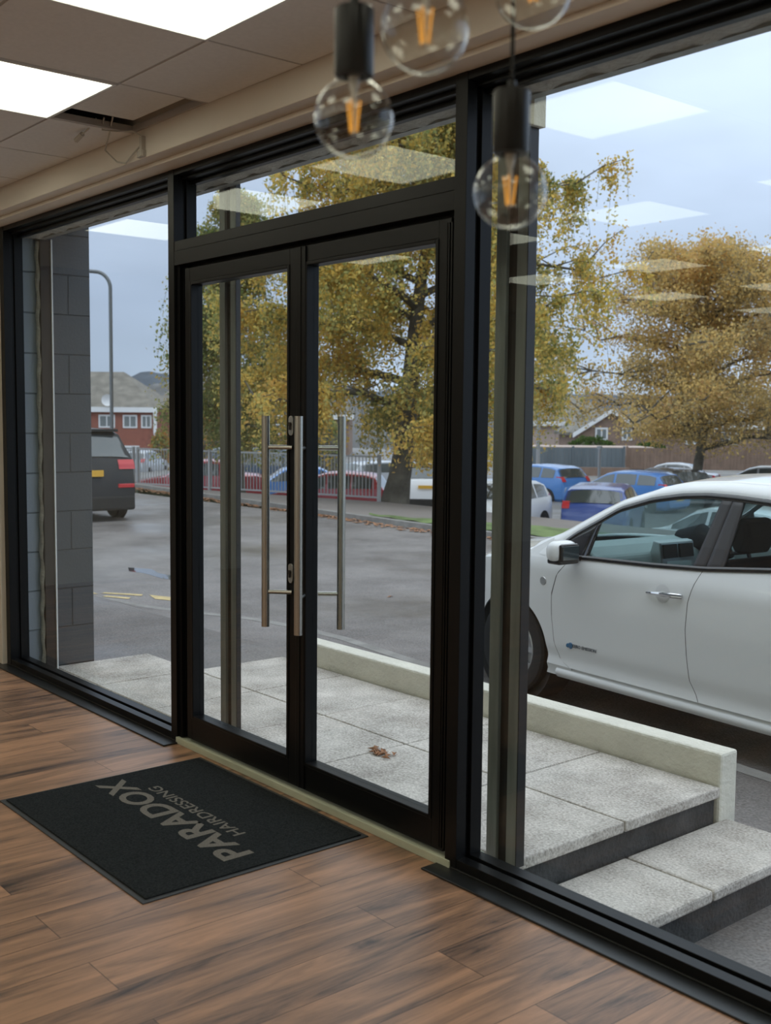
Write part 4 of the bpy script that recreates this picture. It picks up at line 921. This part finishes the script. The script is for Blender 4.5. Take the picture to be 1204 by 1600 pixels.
# ================================================================== STREET FURNITURE, FENCE
lx, ly = SITE(31, -7.66)
lp = thing('street_lamp', 'tall grey curved-arm street lamp behind the dark SUV', 'street lamp', (lx, ly, -.5))
MB().tube([(0, 0, 0), (0, 0, 1.2)], .085, 12).build('base', M['galv'], lp, smooth=True, world=False)
d = Vector((-.6415, -.7671, 0)); pts = [(0, 0, 1.2), (0, 0, 5.0)]
for k in range(1, 9):
    a = k/8*PI/2; pts.append(tuple(d*(.42*(1-math.cos(a)))+Vector((0, 0, 5.0+.45*math.sin(a)+.02*0))))
pts += [tuple(d*.75+Vector((0, 0, 5.92-.42))), ]
pts[-1] = tuple(d*1.1+Vector((0, 0, 5.50)))
pts = [p if i < 2 else p for i, p in enumerate(pts)]
MB().tube([Vector(p)+Vector((0, 0, .45)) if i >= 1 else Vector(p) for i, p in enumerate(pts)], .052, 10).build('pole', M['galv'], lp, smooth=True, world=False)
MB().obox(tuple(d*1.35+Vector((0, 0, 5.95))), (.5, .2, .1), Matrix.Rotation(math.atan2(d.y, d.x), 3, 'Z')).build('lantern', M['galv'], lp, world=False, bevel=.03)

def railing(p0, p1, z0, h, label, sp=.105):
    v = Vector((p1[0]-p0[0], p1[1]-p0[1], 0)); L = v.length; v.normalize(); t = thing('railing', label, 'fence', (p0[0], p0[1], z0))
    R3 = Matrix.Rotation(math.atan2(v.y, v.x), 3, 'Z')
    for z in (.10, h-.03): MB().obox(tuple(v*L/2+Vector((0, 0, z))), (L, .03, .04), R3).build('rail', M['fence'], t, world=False)
    npost = max(1, round(L/2.6))
    for k in range(npost+1): MB().obox(tuple(v*L*k/npost+Vector((0, 0, (h+.04)/2-.1))), (.07, .07, h+.2), R3).build('post', M['fence'], t, world=False)
    n = int(L/sp); bars = MB()
    for k in range(1, n): bars.obox(tuple(v*(k*sp)+Vector((0, 0, h/2+.03))), (.017, .017, h-.10), R3)
    b = bars.build('bars', M['fence'], t, world=False); b['kind'] = 'stuff'
    return t
A, B2 = SITE(26.3, -.16), SITE(31, -6.95)
railing(B2, A, -.54, 1.1, 'grey vertical bar railing along the footpath in front of the parked cars')
C2 = SITE(44, -20)
railing(C2, SITE(31.15, -7.1), -.54, 1.1, 'grey vertical bar railing far left behind the dark SUV')
def pole(F_, R_, z0, h, r, label):
    x, y = SITE(F_, R_); t = thing('lamp_post', label, 'pole', (x, y, z0)); MB().tube([(0, 0, 0), (0, 0, h)], r, 10).build('pole', M['fence'], t, world=False)
    MB().box(-.1, .1, -.05, .05, h-.12, h).build('pole_top', M['fence'], t, world=False)
pole(50, 6.85, -1.8, 3.7, .09, 'pale thin post beside the shutter rail in front of the timber fence')
pole(45, 8.66, -1.8, 2.2, .06, 'pale short post in front of the blue hatchback')
# timber fence far
def board_fence(p0, p1, z0, h, mat, label):
    v = Vector((p1[0]-p0[0], p1[1]-p0[1], 0)); L = v.length; v.normalize(); t = thing('timber_fence', label, 'fence', (p0[0], p0[1], z0)); R3 = Matrix.Rotation(math.atan2(v.y, v.x), 3, 'Z')
    n = max(1, round(L/2.4)); 
    for k in range(n):
        mb = MB(); 
        for q in range(12): mb.obox(tuple(v*(L*(k+(q+.5)/12)/n)+Vector((0, 0, h/2))), (L/n/12*.96, .03+.01*(q % 2), h), R3)
        mb.build('panel', mat, t, world=False)
    for k in range(n+1): MB().obox(tuple(v*(L*k/n)+Vector((0, 0, h/2+.05))), (.12, .12, h+.1), R3).build('post', mat, t, world=False)
board_fence(SITE(62, 7.6), SITE(62, 13.3), -1.25, 1.15, M['fencedark'], 'blue-grey timber fence in front of the pink house')
board_fence(SITE(62.6, 13.6), SITE(62, 27), -1.3, 1.2, M['brownbrick'], 'brown fence behind the far tree')
bx, by = SITE(61, 9.9)
w = MB().obox((bx, by, -1.55), (7, .3, .8), Matrix.Rotation(math.atan2(.7671, .6415), 3, 'Z')).build('retaining_wall', M['brownbrick']); tag(w, 'low brown retaining wall beneath the blue-grey fence', 'wall')

# ================================================================== HOUSES
def house(label, F_, R0, R1, depth, zb, ze, zr, wall, roofm, wins, door=None, gable_front=False, hip=1.5, rot=0.0, name='house'):
    x, y = SITE(F_, (R0+R1)/2); t = thing(name, label, 'house', (x, y, zb), FA-PI/2+rot)
    w = R1-R0; he = ze-zb; hr = zr-zb   # local x to the right, local y away
    MB().box(-w/2, w/2, 0, depth, 0, he).build('wall', wall, t, world=False)
    o = .35
    if gable_front:
        rf = MB().prism([(-w/2-o, he-.15), (0, hr+.1), (w/2+o, he-.15), (w/2+o, he+.05), (0, hr+.3), (-w/2-o, he+.05)], -.25, depth+.2)
        rf.build('roof', roofm, t, world=False)
        MB().prism([(-w/2, he), (w/2, he), (0, hr)], 0, depth).build('gable', wall, t, world=False)
        for s in (-1, 1): MB().prism([(s*(w/2+o), he-.3), (0, hr-.02), (0, hr+.26), (s*(w/2+o), he+.02)], -.32, -.26).build('bargeboard', M['white'], t, world=False)
    else:
        rf = MB().add([(-w/2-o, -o, he), (w/2+o, -o, he), (w/2+o, depth+o, he), (-w/2-o, depth+o, he), (-w/2+hip, depth/2, hr), (w/2-hip, depth/2, hr)],
                      [(0, 1, 5, 4), (1, 2, 5), (2, 3, 4, 5), (3, 0, 4), (3, 2, 1, 0)])
        rf.build('roof', roofm, t, world=False)
        MB().box(-w/2-o, w/2+o, -o-.06, -o, he-.30, he+.08).build('fascia', M['white'], t, world=False)
    cxr = (R0+R1)/2
    for (a, b_, z0, z1) in wins:
        f = MB().box(a-cxr, b_-cxr, -.06, .05, z0-zb, z1-zb).build('window', M['white'], t, world=False)
        m_ = (a+b_)/2-cxr
        MB().box(a-cxr+.12, m_-.05, -.08, -.05, z0-zb+.12, z1-zb-.12).box(m_+.05, b_-cxr-.12, -.08, -.05, z0-zb+.12, z1-zb-.12).build('pane', M['winpane'], f, world=False)
    if door:
        a, b_, z0, z1 = door
        f = MB().box(a-cxr, b_-cxr, -.08, .05, z0-zb, z1-zb).build('door', M['white'], t, world=False)
        n = 4; mb = MB()
        for k in range(n): 
            u0 = a-cxr+(b_-a)*(k+.18)/n; mb.box(u0, u0+(b_-a)*.66/n, -.1, -.07, z0-zb+.3, z1-zb-.45)
        mb.build('pane', M['winpane'], f, world=False)
    return t
hA = house('red brick house with white windows beyond the left window', 85, -30, -17.7, 10, -3.3, 2.0, 4.95, M['redbrick'], M['roof'],
      [(-22.0, -20.75, .5, 1.5), (-20.15, -19.05, .5, 1.5), (-18.75, -17.95, .5, 1.5)], (-20.5, -18.9, -2.6, -.85), hip=3.5)
MB().tube([(12.3/2+.1, -.45, 5.2), (12.3/2+.1, -.45, 3.4), (12.3/2+.9, -.3, 2.0), (12.3/2+.9, -.3, 0)], .14, 8).build('drainpipe', M['white'], hA, world=False)
MB().box(-2.3, -1.9, -.12, 0, 0, 5).build('brick_pier', M['brownbrick'], hA, world=False)
MB().lathe([(.45, 0), (.3, .12), (1e-4, .16)], 16, (2.67, -.6, 5.9), 'y').build('satellite_dish', M['white'], hA, smooth=True, world=False)
house('brown brick gabled house behind the red brick house', 96, -19.5, -11.0, 10, -3.6, 2.6, 5.4, M['brownbrick'], M['roof'], [(-17.6, -16.4, .3, 1.6)], hip=1.5)
house('grey roofed house seen between the birch leaves in the left door pane', 90, -9.8, -3.0, 9, -3.4, 1.6, 4.6, M['brownbrick'], M['roof'], [(-9.2, -8.2, -.2, .9), (-6.6, -5.4, -.2, .9)])
house('pink-beige rendered house with a grey roof right of the shutter rail', 88, 11.0, 19.0, 9, -3, 1.25, 3.3, M['pinkrender'], M['roof'], [], gable_front=False, hip=2.8)
house('brown brick house with a white edged gable and small white windows', 75, 12.9, 17.4, 8, -2.5, .55, 1.95, M['brownbrick'], M['roof'], [(14.1, 14.95, .1, .95), (15.9, 16.6, .1, .95)], gable_front=True)
house('long low brown house behind the far tree', 78, 20.2, 34, 9, -2.8, 1.2, 3.2, M['brownbrick'], M['roof'], [(21.0, 22.2, -.2, .7), (23.5, 24.7, -.2, .7)])
gr = SITE(66, 11.5)
g_ = MB().obox((gr[0], gr[1], -.35), (8, 4, .5), Matrix.Rotation(math.atan2(.7671, .6415), 3, 'Z')).build('garage_roof', M['pinkrender']); tag(g_, 'pale flat garage roof just above the blue-grey fence', 'garage')

# ================================================================== HILLS
def hill(name, label, F_, pts, mat, thick=60):
    mb = MB()
    def fn(u, v):
        R_ = pts[0][0]+(pts[-1][0]-pts[0][0])*u; zt = interp(R_, pts)+1.5*math.sin(R_*.21)+.9*math.sin(R_*.57+1)+.5*math.sin(R_*1.3)
        x, y = SITE(F_+v*thick, R_); return (x, y, -8+(zt+8)*math.sin(min(1, v*1.3)*PI/2))
    mb.grid(fn, 160, 8); return struct(mb.build(name, mat, smooth=True), label, 'hill')
hill('hills', 'distant blue-grey wooded ridge', 520, [(-330, 26), (-160, 24), (-130, 27), (-90, 22), (60, 17), (95, 19), (140, 16), (260, 14), (420, 12)], M['hill'], 200)
hill('hills', 'brown wooded slope behind the houses at the left', 260, [(-160, 10), (-75, 9.5), (-60, 12), (-45, 9), (-10, 8), (40, 2), (90, 2), (160, 3)], M['hillnear'], 80)

# ================================================================== TREES
def leaf_mesh(name, pos, size, mat, parent, flat=.0):
    n = len(pos); pos = np.asarray(pos)
    a = rng.normal(size=(n, 3)); a /= np.linalg.norm(a, axis=1, keepdims=True)
    b = rng.normal(size=(n, 3)); b -= a*(a*b).sum(1, keepdims=True); b /= np.linalg.norm(b, axis=1, keepdims=True)
    s = size*rng.uniform(.6, 1.25, size=(n, 1))
    v = np.stack([pos-a*s, pos+b*s*.62, pos+a*s, pos-b*s*.62], 1).reshape(-1, 3)
    me = bpy.data.meshes.new(name); me.vertices.add(4*n); me.vertices.foreach_set('co', v.ravel().astype(np.float32))
    me.loops.add(4*n); me.loops.foreach_set('vertex_index', np.arange(4*n, dtype=np.int32))
    me.polygons.add(n); me.polygons.foreach_set('loop_start', (np.arange(n)*4).astype(np.int32)); me.polygons.foreach_set('loop_total', np.full(n, 4, np.int32))
    me.update(calc_edges=True); me.materials.append(mat)
    o = bpy.data.objects.new(name, me); COL.objects.link(o); o.parent = parent; return o
def tree(label, F_, R_, z0, height, radius, mat, seed, nleaf=40000, lsize=.05, droop=1.0, trunk_r=.32, lean=(0, 0), base_h=.22, bark=None, shape='weep', group=None, name='birch_tree', squash=1.0, strands=1700, twiggy=1.0):
    rs = np.random.default_rng(seed); x, y = SITE(F_, R_)
    t = thing(name, label, 'tree', (x, y, z0), 0, group); bark = bark or M['bark']
    # trunk
    def axis(h):
        k = h/height; ke = 1-math.exp(-h/1.8); return np.array([lean[0]*ke+.25*math.sin(k*5+seed), lean[1]*ke+.25*math.cos(k*4+seed)*k, h])
    tr_ = MB(); hs = np.linspace(0, height*.93, 16)
    tr_.tube([tuple(axis(h)-(0 if i else np.array([0, 0, .3]))) for i, h in enumerate(hs)], [trunk_r*(1.35 if i == 0 else 1)*(1-.93*(i/15)**.9)+.01 for i in range(16)], 10)
    tr_.build('trunk', bark, t, smooth=True, world=False)
    br = MB(); ends = []; nb = 26
    for k in range(nb):
        f = base_h+(1-base_h)*(k+.5)/nb; h0 = f*height*.92; p = axis(h0); a = k*2.399+rs.uniform(-.4, .4)
        prof = {'weep': interp(f, [(0, .6), (.25, .95), (.45, 1.0), (.7, .72), (1, .22)]), 'round': interp(f, [(0, .75), (.25, 1.0), (.5, 1.0), (.75, .8), (1, .35)])}[shape]
        L = radius*prof*rs.uniform(.8, 1.08); rise = interp(f, [(0, .10), (.5, .45), (1, 1.1)])
        pts = []; r0 = trunk_r*.42*(1-f)+.03
        for q in range(9):
            u = q/8; e = p+np.array([math.cos(a)*L*u, math.sin(a)*L*u*squash, L*rise*u*(1-.45*u)-droop*.12*L*u*u]); e += rs.normal(0, .06, 3)*L*u*.5; pts.append(e)
        br.tube([tuple(q) for q in pts], [r0*(1-.88*i/8)+.006 for i in range(9)], 6)
        for q in range(2, 9):
            for w_ in range(2):
                d_ = rs.normal(0, 1, 3); d_[2] = abs(d_[2])*.35; d_ /= np.linalg.norm(d_); l2 = L*rs.uniform(.18, .42); o_ = pts[q]
                mid = o_+d_*l2*.55; en = o_+d_*l2+np.array([0, 0, -.12*l2*droop]); br.tube([tuple(o_), tuple(mid), tuple(en)], [.022*twiggy, .014*twiggy, .006], 4, caps=False)
                ends += [(o_, d_), (mid, d_), (en, d_), ((mid+en)/2, d_)]
    ends = ends or []
    tw = MB(); pos = []
    per = max(1, nleaf//strands)
    for k in range(strands):
        o_, d_ = ends[rs.integers(len(ends))]; dd = np.array([d_[0], d_[1], 0])*rs.uniform(.1, .5)+rs.normal(0, .25, 3)
        Ls = rs.uniform(.5, 1.7)*droop if droop > .5 else rs.uniform(.4, .9)
        q = np.array([o_+dd*u*Ls*.6+np.array([0, 0, -Ls*u*u*droop+.15*u]) for u in (0, .33, .66, 1)])
        q[:, 2] = np.maximum(q[:, 2], base_h*height*.62)
        if k % 3 == 0: tw.tube([tuple(p_) for p_ in q], .004*twiggy, 3, caps=False)
        u = rs.uniform(0, 1, per)**.8*2.999; i = u.astype(int); f = (u-i)[:, None]
        pos.append(q[i]*(1-f)+q[i+1]*f+rs.normal(0, .085 if shape == 'weep' else .27, (per, 3)))
    br.build('branches', bark, t, smooth=True, world=False)
    tw.build('twigs', bark, t, world=False)
    leaf_mesh('foliage', np.concatenate(pos), lsize, mat, t)
    return t
tree('golden weeping birch across the road, its trunk leaning beside the railing end', 26.9, .15, -.62, 10.2, 5.1, M['leafgold'], 3, nleaf=215000, lsize=.050, lean=(.75*.6415, .75*.767), trunk_r=.29, base_h=.165, strands=5200)
tree('slim greener birch behind the left door pane, its trunk hidden by the shutter rail', 30.6, -4.12, -1.35, 9.6, 1.85, M['leafgreen'], 8, nleaf=62000, lsize=.048, lean=(0, 0), trunk_r=.15, base_h=.26, strands=2600)
tree('ochre spreading tree in the car park at the right', 42.0, 11.9, -1.8, 9.4, 4.9, M['leafochre'], 5, nleaf=95000, lsize=.062, droop=.45, shape='round', trunk_r=.22, base_h=.24, name='maple_tree', strands=4200, twiggy=1.6)
tree('second ochre tree beyond the right edge of the car park', 54.0, 21.5, -1.8, 8.6, 4.2, M['leafochre'], 15, nleaf=24000, lsize=.07, droop=.45, shape='round', trunk_r=.28, base_h=.24, name='maple_tree', strands=1300, twiggy=1.6)
def hedge(label, F_, R0, R1, z0, h, d, mat, n, s=.07, name='hedge'):
    x, y = SITE(F_, (R0+R1)/2); t = thing(name, label, 'hedge', (x, y, z0), FA-PI/2); w = R1-R0
    core = MB().grid(lambda u, v: (w/2*.95*math.cos(PI*u)*math.sin(PI*v)**.4, d/2*math.cos(PI*v), h*.92*math.sin(PI*u)**.5*math.sin(PI*v)), 24, 12).build('branches', M['bark'], t, world=False)
    u = rng.uniform(0, PI, n); v = rng.uniform(0, PI, n); r = rng.uniform(.85, 1.06, n)*(1+.08*np.sin(u*9)*np.sin(v*7))
    p = np.stack([w/2*np.cos(u)*np.sin(v)**.4*r, d/2*np.cos(v)*r, h*np.sin(u)**.5*np.sin(v)*r], 1); leaf_mesh('foliage', p, s, mat, t)
hedge('orange and green hedge along the far side of the railing', 54, -10.4, -4.8, -1.7, 3.1, 3, M['leafhedge'], 14000, .075)
hedge('orange bush beside the red brick house corner', 72, -15.3, -13.9, -2.5, 2.9, 2, M['leafhedge'], 3500, .10)
hedge('clipped dark green hedge in front of the pink house', 69, 11.2, 14.2, -1.4, 1.75, 2, M['leafdark'], 5000, .09)
hedge('dark green bush right of the clipped hedge', 69, 15.2, 17.6, -1.4, 1.45, 2, M['leafdark'], 4000, .09)
hedge('dark olive bush behind the pale blue car', 57, -4.4, -2.2, -1.7, 3.2, 2, M['leafgreen'], 5000, .08)
